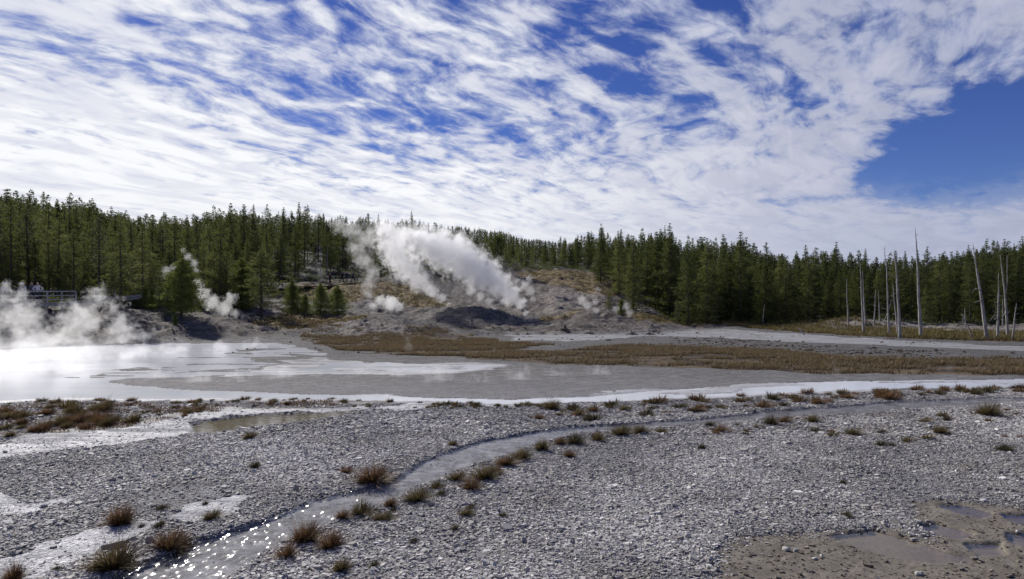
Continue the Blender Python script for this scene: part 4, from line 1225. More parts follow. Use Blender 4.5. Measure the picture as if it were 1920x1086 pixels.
def make_tufts():
    for kind, mat in (('red', 'tuft_red'), ('olive', 'tuft_olive'), ('dark', 'tuft_dark')):
        for i in range(4):
            rng = np.random.default_rng(100 + i + len(kind) * 10)
            V, Fq, hg = blades(620, rng, 0.12, 0.34, 0.007, 1.45, 0.6)
            V2, F2, h2 = blades(26, rng, 0.08, 0.62, 0.004, 0.8, 0.4)     # long wispy stalks
            V3, F3, h3 = blades(220, rng, 0.17, 0.15, 0.010, 2.1, 0.9)
            FF = np.concatenate([Fq, F2 + len(V), F3 + len(V) + len(V2)])
            me = grass_mesh('grass_tuft', np.concatenate([V, V2, V3]), FF, np.concatenate([hg, h2 * 0.6, h3 * 0.5]), M[mat])
            TUFT.setdefault(kind, []).append(me)
        # small cushions for the distance
        for i in range(2):
            rng = np.random.default_rng(200 + i + len(kind) * 10)
            V, Fq, hg = blades(150, rng, 0.17, 0.27, 0.022, 1.3, 0.6)
            TUFT.setdefault(kind + '_s', []).append(grass_mesh('grass_tuft', V, Fq, hg, M[mat]))
make_tufts()
def tuft(px, row, rpx, kind, label, group=None):
    p = flat_at(px, row)
    Y = p.y
    s = 1.12 * (rpx / F * Y) / 0.27
    me = RNG.choice(TUFT[kind])
    o = link('grass_tuft', me)
    o.location = p - Vector((0, 0, 0.01)); o.rotation_euler = (RNG.uniform(-0.16, 0.16), RNG.uniform(-0.16, 0.16), RNG.uniform(0, 6.28))
    o.scale = (s * RNG.uniform(0.75, 1.2), s * RNG.uniform(0.75, 1.2), s * RNG.uniform(0.7, 1.15))
    tag(o, label, 'grass tuft', group)
    return o
BIG = [
    (212, 1068, 38, 'olive', 'biggest rusty grass tuft at the bottom left, touching the stream bank'),
    (318, 1030, 31, 'red', 'large spiky tuft whose foot dips into the stream at the left'),
    (225, 986, 27, 'red', 'reddish tuft beside the white crust patch at the left'),
    (397, 973, 19, 'olive', 'spiky medium tuft on the right end of the white crust patch'),
    (300, 990, 11, 'dark', 'small dark tuft on white crust between two bigger tufts'),
    (302, 957, 10, 'dark', 'tiny dark tuft on the upper edge of the white crust patch'),
    (385, 948, 6, 'dark', 'very small tuft above the spiky medium one on white crust'),
    (265, 990, 7, 'dark', 'tiny sparse tuft right beside the reddish tuft'),
    (571, 1015, 27, 'red', 'rusty tuft right of the sparkling stream, left one of a close pair'),
    (620, 1028, 25, 'red', 'rusty tuft right of the sparkling stream, right one of a close pair'),
    (537, 1048, 19, 'red', 'upright rusty tuft at the stream edge below a close pair'),
    (640, 1074, 16, 'olive', 'green-brown tuft near the bottom edge right of the stream'),
    (701, 1066, 13, 'dark', 'small dark tuft near the bottom edge, alone on gravel'),
    (578, 1076, 8, 'dark', 'tiny dark tuft near the bottom between two larger ones'),
    (700, 905, 30, 'red', 'large domed rusty tuft on the far bank of the stream'),
    (650, 887, 13, 'red', 'smaller tuft just left of the large domed one'),
    (678, 908, 8, 'dark', 'tiny tuft at the foot of the large domed one'),
    (675, 966, 27, 'olive', 'wide sprawling tuft on the near bank, joined by smaller ones'),
    (643, 975, 13, 'red', 'low round tuft at the left end of the wide sprawling one'),
    (720, 976, 19, 'olive', 'round olive tuft below the wide sprawling one'),
    (732, 950, 13, 'red', 'tuft with long wispy stalks at the water edge above the round olive one'),
    (783, 939, 22, 'olive', 'spiky round tuft at the water edge at the stream bend'),
    (817, 918, 15, 'olive', 'low flat tuft on the bank right of the spiky round one'),
    (828, 930, 9, 'dark', 'small dark tuft under the low flat one on the bank'),
    (856, 902, 18, 'olive', 'dark-rooted spiky tuft at the water edge beyond the bend'),
    (883, 921, 18, 'red', 'rusty rounded tuft below the dark-rooted spiky one'),
    (910, 900, 25, 'olive', 'broad double tuft on the near bank past the bend'),
    (930, 890, 13, 'red', 'tuft at the right side of the broad double one'),
    (950, 872, 20, 'red', 'tall rusty tuft standing right at the narrowing stream'),
    (977, 861, 17, 'olive', 'low olive tuft right of the tall rusty one'),
    (1016, 845, 15, 'olive', 'olive tuft where the stream grows narrow'),
    (1068, 857, 13, 'red', 'separate rusty tuft set back from the narrow stream'),
    (1050, 834, 12, 'red', 'small rusty tuft on the bank above the separate one'),
    (1078, 832, 15, 'dark', 'dark flat tuft beside the narrow stream'),
    (1120, 826, 15, 'olive', 'olive tuft right of the dark flat one on the bank'),
    (1165, 816, 17, 'olive', 'bushy tuft on the bank below the narrowest water'),
    (1200, 813, 14, 'olive', 'tuft right beside the bushy one on the bank'),
    (1240, 812, 10, 'olive', 'thin olive tuft further right along the bank'),
    (1350, 810, 14, 'red', 'rusty tuft with a shadow on gravel, right of centre by the stream'),
    (1330, 800, 9, 'dark', 'small dark tuft left of the rusty one right of centre'),
    (853, 996, 9, 'dark', 'small dark tuft alone on coarse gravel at the bottom middle'),
    (874, 968, 13, 'olive', 'small olive tuft on coarse gravel below the stream bend'),
    (885, 955, 9, 'dark', 'faint small tuft above the small olive one on gravel'),
    (943, 972, 8, 'dark', 'tiny lone tuft on gravel right of the small olive one'),
    (775, 1016, 9, 'dark', 'tiny dark tuft on gravel left of the bottom middle'),
    (738, 958, 8, 'dark', 'tiny tuft between the wispy one and the round olive one'),
    (470, 824, 14, 'olive', 'dark green tuft at the tip of the shallow brown pool'),
    (478, 878, 10, 'dark', 'lone dark tuft on bluish gravel at the left middle'),
    (850, 836, 10, 'olive', 'tuft on gravel above the far bank of the stream, near the middle'),
    (1012, 787, 10, 'red', 'small rusty tuft on gravel beyond the narrow stream'),
    (1034, 768, 14, 'olive', 'tuft near the white shore at the picture middle'),
    (1524, 793, 12, 'olive', 'bright olive tuft on the near side of the dark water'),
    (1470, 793, 13, 'red', 'rusty tuft on the near side of the dark water, left of the bright olive one'),
    (1445, 797, 13, 'dark', 'dark tuft left of the rusty one near the dark water'),
    (1600, 817, 15, 'olive', 'tuft casting a shadow to the right on warm-tinted gravel'),
    (1652, 837, 9, 'dark', 'dark tuft, left one of a tiny pair on grey gravel'),
    (1670, 837, 7, 'dark', 'dark tuft, right one of a tiny pair on grey gravel'),
    (1586, 970, 11, 'dark', 'lone dark tuft at the edge of the olive mud'),
    (1580, 908, 7, 'dark', 'tiny dark tuft high above the olive mud edge'),
    (1852, 779, 18, 'olive', 'yellowish tuft near the bend of dark water at the right'),
    (1762, 814, 13, 'olive', 'olive tuft on pale gravel at the right'),
    (1882, 846, 12, 'dark', 'dark tuft with a long shadow near the right edge'),
    (1316, 843, 8, 'dark', 'single dark tuft on open gravel right of centre'),
    (25, 1090, 22, 'red', 'rusty tuft cut by the bottom left corner'),
    (105, 1072, 8, 'dark', 'tiny sparse tuft on the white crust in the bottom left'),
]
for px, row, r, kd, lab in BIG: tuft(px, row, r, kd, lab)
def scatter_tufts(n, poly, rmin, rmax, kinds, label, group, seed, rowmin=None):
    rr = random.Random(seed); k = 0; t = 0
    xs = [p[0] for p in poly]; ys = [p[1] for p in poly]; made = {}
    while k < n and t < n * 60:
        t += 1
        px, row = rr.uniform(min(xs), max(xs)), rr.uniform(min(ys), max(ys))
        if not inpoly(np.array([px]), np.array([row]), poly)[0]: continue
        q = flat_at(px, row)
        zz = zones(np.array([[q.x]]), np.array([[q.y]]))
        if max(zz['pool'][0, 0], zz['stream'][0, 0], zz['mudpool'][0, 0]) > 0: continue
        kd = rr.choice(kinds)
        lab = {'r': 'rusty ', 'o': 'olive-brown ', 'd': 'dark '}[kd[0]] + label
        made.setdefault(lab, []).append((px, tuft(px, row, rr.uniform(rmin, rmax), kd, lab, group))); k += 1
    for lab, lst in made.items():
        lst.sort(key=lambda q: q[0])
        for i, (_, o) in enumerate(lst):
            o['label'] = lab + (', leftmost' if i == 0 else ', rightmost' if i == len(lst) - 1 else ', %s from left' % ordinal(i + 1))
def ordinal(n):
    if n <= 20: return ORDW[n]
    t, u = divmod(n, 10)
    tens = {2: 'twenty', 3: 'thirty', 4: 'forty', 5: 'fifty', 6: 'sixty'}[t]
    return tens + '-' + ORDW[u] if u else tens[:-1] + 'ieth'
scatter_tufts(46, [(-20, 775), (60, 765), (230, 765), (270, 775), (240, 800), (80, 815), (-20, 830)], 7, 17, ['olive', 'red', 'olive_s'], 'tuft in the thick grass patch on the left shore', 'tufts in the thick grass patch on the left shore', 1)
scatter_tufts(70, [(0, 752), (300, 750), (640, 748), (760, 754), (740, 768), (600, 762), (420, 766), (330, 785), (270, 780), (230, 762), (0, 765)], 3.5, 9, ['dark_s', 'olive_s', 'red_s', 'olive_s'], 'tuft in the left shoreline row along the white water', 'tufts in the left shoreline row', 2)
scatter_tufts(34, [(760, 755), (960, 760), (1000, 758), (1040, 764), (900, 768), (780, 768)], 4, 9, ['dark_s', 'olive_s'], 'small tuft at the middle of the white shore', 'tufts at the middle of the white shore', 3)
scatter_tufts(90, [(1040, 757), (1200, 752), (1450, 740), (1700, 730), (1940, 728), (1940, 742), (1760, 744), (1560, 757), (1400, 768), (1260, 783), (1100, 790), (1040, 780)], 6, 15, ['olive_s', 'red_s', 'dark_s', 'red_s'], 'tuft on the pale strip between white shore and dark water', 'tufts on the strip between shore and dark water', 4)
scatter_tufts(26, [(1200, 806), (1350, 800), (1500, 790), (1700, 780), (1930, 765), (1930, 830), (1700, 830), (1500, 815), (1350, 820)], 5, 11, ['olive_s', 'red_s', 'dark_s'], 'small tuft on gravel this side of the dark water', 'tufts on the near side of the dark water', 5)

# ---- continuous marsh grass: nobody could count it
def field(name, label, poly, n, length, width, mat, seed, ymax=70, thin=None):
    rng = np.random.default_rng(seed)
    pts = [((px - 960) / F * (F * CAMH / (r - HZ)), F * CAMH / (r - HZ)) for px, r in poly]
    xs = [p[0] for p in pts]; ys = [p[1] for p in pts]
    m = int(n * 4)
    X = rng.uniform(min(xs), max(xs), m); Y = rng.uniform(min(ys), min(max(ys), ymax), m)
    wx, wy = warp_pix(X, Y)
    ok = inpoly(wx, wy, poly) & (np.abs(X / Y) < 1.0)
    dn = fbm(X * 0.35, Y * 0.6, 4, 61) + 0.5 * fbm(X * 1.7, Y * 1.7, 2, 63)
    ok &= dn > (thin if thin is not None else -0.12) + rng.uniform(-0.08, 0.08, m)
    X, Y = X[ok][:n], Y[ok][:n]; k = len(X)
    r = X / Y
    i = np.interp(Y, GD, np.arange(len(GD))).astype(int); j = np.interp(r, GR, np.arange(len(GR))).astype(int)
    Z = GZ[np.clip(i, 0, len(GD) - 1), np.clip(j, 0, len(GR) - 1)]
    org = np.stack([X, Y, Z - 0.01], 1)
    V, Fq, hg = blades(k, rng, 0, length, width, 0.9, 0.5, origin=org)
    o = link(name, grass_mesh(name, V, Fq, hg, M[mat]))
    tag(o, label, 'grass', kind='stuff')
field('marsh_grass', 'continuous rust-brown marsh grass across the middle of the flat', BROWN[0], 110000, 0.24, 0.03, 'marsh', 71, thin=-0.05)
field('meadow_grass', 'strip of yellow and russet grass around the bare trunks', FARMEADOW, 30000, 0.45, 0.06, 'meadowgrass', 72, ymax=120)
field('shore_grass', 'sparse short brown grass on the left shore', LEFTBROWN, 12000, 0.10, 0.012, 'tuft_red', 73, thin=0.05)

def hill_grass(name, label, xr, yr, n, length, width, mat, key, seed):
    """grass where the slope attribute says so"""
    rng = np.random.default_rng(seed)
    me = ground.data
    val = np.zeros(len(me.vertices), np.float32); me.attributes[key].data.foreach_get('value', val)
    val = val.reshape(GZ.shape)
    Y = rng.uniform(yr[0], yr[1], n * 3); px = rng.uniform(xr[0], xr[1], n * 3); X = (px - 960) / F * Y
    i = np.interp(Y, GD, np.arange(len(GD))).astype(int); j = np.interp(X / Y, GR, np.arange(len(GR))).astype(int)
    ok = (val[i, j] > 0.5) & (fbm(X * 0.5, Y * 0.5, 4, 81) > -0.06)
    X, Y, i, j = X[ok][:n], Y[ok][:n], i[ok][:n], j[ok][:n]
    V, Fq, hg = blades(len(X), rng, 0, length, width, 0.9, 0.5, origin=np.stack([X, Y, GZ[i, j] - 0.02], 1))
    o = link(name, grass_mesh(name, V, Fq, hg, M[mat]))
    tag(o, label, 'grass', kind='stuff')
hill_grass('slope_grass', 'ochre grass covering patches of the thermal slope', (460, 1420), (62, 150), 60000, 0.30, 0.06, 'meadowgrass', 'ochre', 74)

# ---- undergrowth along the forest edge
def undergrowth():
    rng = np.random.default_rng(91)
    n = 2600
    px = rng.uniform(-60, 2000, n)
    Y = np.interp(px, *FL) - 3 + rng.uniform(0, 1, n) ** 1.4 * 34
    X = (px - 960) / F * Y
    V = []
    for k in range(n):
        z = ground_z(X[k], Y[k]); s = rng.uniform(0.25, 0.75)
        m = 26
        c = rng.normal(0, 1, (m, 3)) * np.array([s, s, s * 0.45]); c[:, 2] = np.abs(c[:, 2])
        d = rng.normal(0, 1, (m, 3)); d /= np.linalg.norm(d, axis=1)[:, None]
        e = np.cross(d, rng.normal(0, 1, (m, 3))); e /= np.linalg.norm(e, axis=1)[:, None]
        c += np.array([X[k], Y[k], z])
        V.append(np.stack([c - d * .12, c + e * .07, c + d * .14, c - e * .07], 1).reshape(-1, 3))
    V = np.concatenate(V)
    o = link('undergrowth', mesh_np('undergrowth', V, np.arange(len(V)).reshape(-1, 4), M['needle_dark']))
    tag(o, 'low tangled undergrowth at the foot of the forest', 'undergrowth', kind='stuff')
undergrowth()

# ------------------------------------------------------------------ loose plates of sinter
def flake_mat():
    m, nt, out = new_mat('sinter_flakes')
    t = nt.attr('tone', 'INSTANCER')
    pos = nt.node('ShaderNodeNewGeometry').outputs['Position']
    c = nt.ramp(t, [(0.0, (0.14, 0.130, 0.120)), (0.4, (0.30, 0.285, 0.268)), (0.8, (0.47, 0.45, 0.425)), (1.0, (0.67, 0.645, 0.615))])
    w = nt.noise(pos, 0.8, 5, 0.6)
    c = nt.mix(nt.mr(w, 0.53, 0.70, 0.0, 0.55), c, nt.mix(0.5, c, (0.17, 0.13, 0.09)))
    c = nt.mix(nt.attr('olive', 'INSTANCER'), c, nt.mix(0.75, c, (0.085, 0.062, 0.04)))
    principled(nt, out, c, 0.75, None, 0.3)
    return m
def flakes(name, label, n, dmin, dmax, size, seed, dens_far=1.0):
    rng = np.random.default_rng(seed)
    m = n * 2
    Y = np.sqrt(rng.uniform(dmin ** 2, dmax ** 2, m)); r = rng.uniform(-0.97, 0.97, m); X = r * Y
    jx, jy = rng.normal(0, 0.09, m), rng.normal(0, 0.13, m)
    z = zones(X + jx, Y + jy); z0 = zones(X, Y)
    for q in ('stream', 'puddle', 'mudpool', 'pool'): z[q] = np.maximum(z[q] * (rng.random(m) < 0.8), z0[q] * (rng.random(m) < 0.985))
    water = np.maximum.reduce([z['pool'], z['stream'], z['mudpool'], z['puddle']])
    keep = (water < 0.5)
    keep &= ~((z0['white'] > 0.5) & (rng.random(m) < 0.97))
    keep &= flat_pix(X, Y)[1] > np.interp(flat_pix(X, Y)[0], [0, 760, 960, 1200, 1600, 1920], [753, 757, 759, 753, 736, 729])
    keep &= ~((z['olive'] > 0.5) & (rng.random(m) < 0.94))
    keep &= ~((z['leftbrown'] > 0.5) & (rng.random(m) < 0.6))
    patch = fbm(X * 0.6, Y * 0.6, 4, 77)
    keep &= rng.random(m) < np.clip(0.80 + 2.6 * patch, 0.10, 1)
    X, Y = X[keep][:n], Y[keep][:n]; k = len(X)
    ol = z['olive'][keep][:n]
    i = np.interp(Y, GD, np.arange(len(GD))); j = np.interp(X / Y, GR, np.arange(len(GR)))
    i0 = np.floor(i).astype(int); j0 = np.floor(j).astype(int); f, g = i - i0, j - j0
    Z = (GZ[i0, j0] * (1 - g) + GZ[i0, j0 + 1] * g) * (1 - f) + (GZ[i0 + 1, j0] * (1 - g) + GZ[i0 + 1, j0 + 1] * g) * f
    s = size * np.exp(rng.normal(0, 0.45, k))
    me = bpy.data.meshes.new(name)
    me.vertices.add(k)
    me.vertices.foreach_set('co', np.stack([X, Y, Z + s * 0.10], 1).astype(np.float32).ravel())
    def put(nm, typ, arr, key='value'):
        a = me.attributes.new(nm, typ, 'POINT'); a.data.foreach_set(key, np.ascontiguousarray(arr, np.float32).ravel())
    tilt = rng.normal(0, 0.20, (k, 2)); tilt[rng.random(k) < 0.10] *= 3
    put('rot', 'FLOAT_VECTOR', np.stack([tilt[:, 0], tilt[:, 1], rng.uniform(0, 6.28, k)], 1), 'vector')
    put('scl', 'FLOAT_VECTOR', np.stack([s, s * rng.uniform(0.4, 0.9, k), s * rng.uniform(0.12, 0.30, k)], 1), 'vector')
    put('tone', 'FLOAT', np.clip(rng.normal(0.5, 0.27, k) + 0.7 * patch[keep][:n], 0, 1))
    put('olive', 'FLOAT', ol)
    o = link(name, me)
    gt = bpy.data.node_groups.new(name, 'GeometryNodeTree')
    gt.interface.new_socket('Geometry', in_out='INPUT', socket_type='NodeSocketGeometry')
    gt.interface.new_socket('Geometry', in_out='OUTPUT', socket_type='NodeSocketGeometry')
    N = gt.nodes; L = gt.links
    gi = N.new('NodeGroupInput'); go = N.new('NodeGroupOutput')
    cy = N.new('GeometryNodeMeshCylinder'); cy.inputs['Vertices'].default_value = 5; cy.inputs['Radius'].default_value = 0.5; cy.inputs['Depth'].default_value = 1.0
    sm = N.new('GeometryNodeSetMaterial'); sm.inputs['Material'].default_value = M['flake']
    ip = N.new('GeometryNodeInstanceOnPoints')
    def named(nm):
        a = N.new('GeometryNodeInputNamedAttribute'); a.data_type = 'FLOAT_VECTOR'; a.inputs['Name'].default_value = nm
        return a.outputs['Attribute']
    L.new(gi.outputs[0], ip.inputs['Points']); L.new(cy.outputs['Mesh'], sm.inputs['Geometry']); L.new(sm.outputs[0], ip.inputs['Instance'])
    L.new(named('rot'), ip.inputs['Rotation']); L.new(named('scl'), ip.inputs['Scale'])
    L.new(ip.outputs[0], go.inputs[0])
    md = o.modifiers.new('scatter', 'NODES'); md.node_group = gt
    tag(o, label, 'gravel', kind='stuff')
M['flake'] = flake_mat()
flakes('sinter_gravel', 'loose pale plates of sinter covering the near ground', 500000, 5.2, 15.0, 0.0245, 301)
flakes('fine_sinter_gravel', 'finer loose sinter plates further out on the flat', 440000, 15.0, 24.0, 0.033, 302)

def stones():
    rr = random.Random(77)
    mt = M['flake']
    def stone(px, row, wpx, hpx, label):
        p = flat_at(px, row); s = wpx / F * p.y
        bm = bmesh.new(); bmesh.ops.create_icosphere(bm, subdivisions=2, radius=0.5)
        for v in bm.verts:
            v.co *= 1 + rr.uniform(-0.22, 0.22)
            v.co.x *= s; v.co.y *= s * 0.7; v.co.z *= s * hpx / wpx
        me = bpy.data.meshes.new('stone'); bm.to_mesh(me); bm.free(); me.materials.append(M['stone'])
        o = link('stone', me); o.location = p + Vector((0, 0, s * hpx / wpx * 0.3)); o.rotation_euler = (0, 0, rr.uniform(0, 6))
        tag(o, label, 'stone')
    stone(1474, 1032, 15, 9, 'pale rounded stone on olive mud, left one of a close pair')
    stone(1492, 1034, 10, 7, 'small pale stone on olive mud, right one of a close pair')
    stone(1541, 1044, 9, 7, 'pale chip standing on olive mud right of the close pair')
    stone(1528, 1048, 12, 5, 'flat pale slab on olive mud just below the standing chip')
    stone(1724, 1074, 17, 9, 'grey stone on olive mud near the bottom edge')
    stone(1806, 1050, 10, 6, 'white stone on olive mud at the bottom right')
    stone(1290, 1014, 11, 10, 'pale stone in gravel left of the mud edge, upper one')
    stone(1268, 1026, 11, 8, 'pale stone in gravel left of the mud edge, lower one')
    stone(1636, 968, 11, 7, 'pale stone in gravel above the middle of the mud')
    stone(1908, 996, 9, 6, 'pale stone between two puddles near the right edge')
m_, nt_, out_ = new_mat('pale_stone')
principled(nt_, out_, nt_.mix(nt_.noise(nt_.node('ShaderNodeTexCoord').outputs['Object'], 30, 4), (0.3, 0.29, 0.26), (0.6, 0.59, 0.54)), 0.8)
M['stone'] = m_
stones()
# ------------------------------------------------------------------ scattered rubble and clods
def scatter_rocks(name, label, X, Y, s, mat, seed):
    rng = np.random.default_rng(seed); n = len(X)
    i = np.interp(Y, GD, np.arange(len(GD))); j = np.interp(X / Y, GR, np.arange(len(GR)))
    Z = GZ[np.round(i).astype(int).clip(0, len(GD) - 1), np.round(j).astype(int).clip(0, len(GR) - 1)]
    base = np.array([[1, 0, 0], [0, 1, 0], [-1, 0, 0], [0, -1, 0], [0, 0, 1], [0, 0, -0.5]], float)
    tri = np.array([[0, 1, 4], [1, 2, 4], [2, 3, 4], [3, 0, 4], [1, 0, 5], [2, 1, 5], [3, 2, 5], [0, 3, 5]])
    V = base[None] * (1 + rng.uniform(-0.35, 0.35, (n, 6, 1)))
    V[:, :, 0] *= rng.uniform(0.7, 1.5, (n, 1)); V[:, :, 2] *= rng.uniform(0.4, 0.8, (n, 1))
    a = rng.uniform(0, 6.28, n); c, s_ = np.cos(a)[:, None], np.sin(a)[:, None]
    x = V[:, :, 0] * c - V[:, :, 1] * s_; y = V[:, :, 0] * s_ + V[:, :, 1] * c
    V = np.stack([x, y, V[:, :, 2]], 2) * s[:, None, None] + np.stack([X, Y, Z], 1)[:, None]
    Fq = (np.arange(n)[:, None, None] * 6 + tri[None]).reshape(-1, 3)
    o = link(name, mesh_np(name, V.reshape(-1, 3), Fq, mat))
    tag(o, label, 'rubble', kind='stuff')
def rock_mat(name, a, b):
    m, nt, out = new_mat(name)
    isl = nt.node('ShaderNodeNewGeometry').outputs['Random Per Island']
    principled(nt, out, nt.mix(isl, a, b), 0.9, None, 0.15)
    return m
M['rubble'] = rock_mat('brown_grey_rubble', (0.05, 0.043, 0.038), (0.26, 0.24, 0.22))
M['clod'] = rock_mat('dark_turf_clods', (0.03, 0.022, 0.015), (0.10, 0.072, 0.045))
def all_rubble():
    rng = np.random.default_rng(401)
    n = 16000
    Y = rng.uniform(54, 135, n); px = rng.uniform(-60, 1320, n); X = (px - 960) / F * Y
    zb = base_z(px, Y); fl = np.interp(px, *FL)
    ok = (zb > 0.25) & (Y < fl + 3) & (fbm(X * 0.3, Y * 0.3, 3, 7) > -0.05)
    scatter_rocks('slope_rubble', 'loose stones and clods strewn over the bare thermal slopes', X[ok], Y[ok], 0.05 * np.exp(rng.normal(0, 0.55, ok.sum())), M['rubble'], 402)
    n = 14000
    X = rng.uniform(-16, 45, n); Y = rng.uniform(32, 66, n)
    z = zones(X, Y); ok = (z['spots'] > 0.5) & (fbm(X * 0.8, Y * 1.2, 4, 9) > -0.02)
    n2 = 2600
    X2 = rng.uniform(-35, 55, n2); Y2 = rng.uniform(40, 74, n2); z2 = zones(X2, Y2)
    ok2 = (z2['pool'] < 0.5) & (z2['brown'] < 0.5) & (fbm(X2 * 0.3, Y2 * 0.5, 3, 19) > 0.03)
    XX = np.concatenate([X[ok], X2[ok2]]); YY = np.concatenate([Y[ok], Y2[ok2]])
    scatter_rocks('turf_clods', 'small dark turf clods dotting the pale flat above the marsh', XX, YY, 0.07 * np.exp(rng.normal(0, 0.4, len(XX))), M['clod'], 403)
all_rubble()

# ------------------------------------------------------------------ boardwalk
def boardwalk():
    e = empty('boardwalk', (0, 0, 0))
    path = [(-110, 57.0, 3.15), (60, 58.2, 3.2), (142, 60.0, 3.25), (215, 64.5, 3.6), (300, 71, 4.25)]
    P = [Vector(((px - 960) / F * Y, Y, z)) for px, Y, z in path]
    e.location = P[0].copy(); o0 = P[0]
    dk = Tubes()
    L = []
    for i in range(len(P) - 1):
        n = max(1, int((P[i + 1] - P[i]).length / 0.34))
        for k in range(n):
            L.append((P[i].lerp(P[i + 1], (k + 0.5) / n), (P[i + 1] - P[i]).normalized()))
    for c, d in L:
        s = Vector((-d.y, d.x, 0)).normalized()
        dk.beam(c - o0 - s * 0.15, c - o0 + s * 1.75, 0.30, 0.06)
    for i in range(len(P) - 1):
        d = (P[i + 1] - P[i]).normalized(); s = Vector((-d.y, d.x, 0)).normalized()
        for off in (0.0, 1.6):
            dk.beam(P[i] - o0 + s * off - Vector((0, 0, 0.16)), P[i + 1] - o0 + s * off - Vector((0, 0, 0.16)), 0.09, 0.24)
    link('deck', dk.mesh('deck', M['plank'], False), e)
    # railing runs along the front up to the corner, with a short piece further on
    segs = [(P[0], P[1]), (P[1], P[2]), (P[2].lerp(P[3], 0.45), P[3])]
    for a, b in segs:
        n = max(2, int(round((b - a).length / 1.15)))
        for h, w in ((0.98, 0.13), (0.62, 0.10), (0.28, 0.10)):
            tb = Tubes(); tb.beam(a - o0 + Vector((0, 0, h)), b - o0 + Vector((0, 0, h)), 0.05, w)
            link('rail', tb.mesh('rail', M['plank'], False), e)
        for k in range(n + 1):
            c = a.lerp(b, k / n) + Vector((0, 0.06, 0))
            g = min(ground_z(c.x, c.y), c.z - 0.3)
            tb = Tubes(); tb.beam(Vector((c.x, c.y, g - 0.2)) - o0, Vector((c.x, c.y, c.z + 1.03)) - o0, 0.10, 0.10)
            link('post', tb.mesh('post', M['plank'], False), e)
    for k in range(4):
        c = P[3].lerp(P[4], (k + 1) / 4) + Vector((0, 0.4, -0.1))
        tb = Tubes(); tb.beam(Vector((c.x, c.y, ground_z(c.x, c.y) - 0.2)) - o0, c - o0, 0.14, 0.14)
        link('support', tb.mesh('support', M['oldwood'], False), e)
    tag(e, 'weathered plank boardwalk with three-bar railing above the milky pool at the left', 'boardwalk')
boardwalk()
def far_walk():
    e = empty('boardwalk', at(505, 98)); o0 = e.location.copy()
    P = [at(500, 97.5), at(560, 98.5), at(610, 103), at(690, 106)]
    tb = Tubes()
    for i in range(3):
        tb.beam(P[i] - o0 + Vector((0, 0, 0.30)), P[i + 1] - o0 + Vector((0, 0, 0.30)), 1.5, 0.14)
    link('deck', tb.mesh('deck', M['oldwood'], False), e)
    for i in range(3):
        for t in (0.1, 0.5, 0.9):
            c = P[i].lerp(P[i + 1], t) - o0
            tb = Tubes(); tb.beam(c + Vector((0, -.5, -0.4)), c + Vector((0, -.5, 0.25)), 0.15, 0.15); link('support', tb.mesh('support', M['oldwood'], False), e)
    tag(e, 'low dark far boardwalk behind the ochre grass where distant visitors walk', 'boardwalk')
far_walk()

# ------------------------------------------------------------------ people
def plain(name, c, r=0.8):
    m, nt, out = new_mat(name)
    tc = nt.node('ShaderNodeTexCoord').outputs['Object']
    n = nt.noise(tc, 9, 3)
    principled(nt, out, nt.mix(nt.mr(n, 0.3, 0.7, 0.0, 0.25), c, tuple(x * 0.6 for x in c)), r, None, 0.2)
    return m
M['skin'] = plain('skin', (0.42, 0.26, 0.19), 0.6)
CLOTH = {}
def cloth(c):
    if c not in CLOTH: CLOTH[c] = plain('cloth', c)
    return CLOTH[c]
def skin_mesh(name, V, E, R, mat, sub=1):
    me = bpy.data.meshes.new(name); me.from_pydata(V, E, [])
    o = bpy.data.objects.new(name, me); COL.objects.link(o)
    o.modifiers.new('s', 'SKIN')
    lay = me.skin_vertices[0].data
    for i, r in enumerate(R): lay[i].radius = (r, r) if not isinstance(r, tuple) else r
    lay[0].use_root = True
    ss = o.modifiers.new('b', 'SUBSURF'); ss.levels = sub; ss.render_levels = sub
    dg = bpy.context.evaluated_depsgraph_get()
    m2 = bpy.data.meshes.new_from_object(o.evaluated_get(dg))
    bpy.data.objects.remove(o); m2.materials.clear(); m2.materials.append(mat)
    m2.polygons.foreach_set('use_smooth', [True] * len(m2.polygons))
    return m2
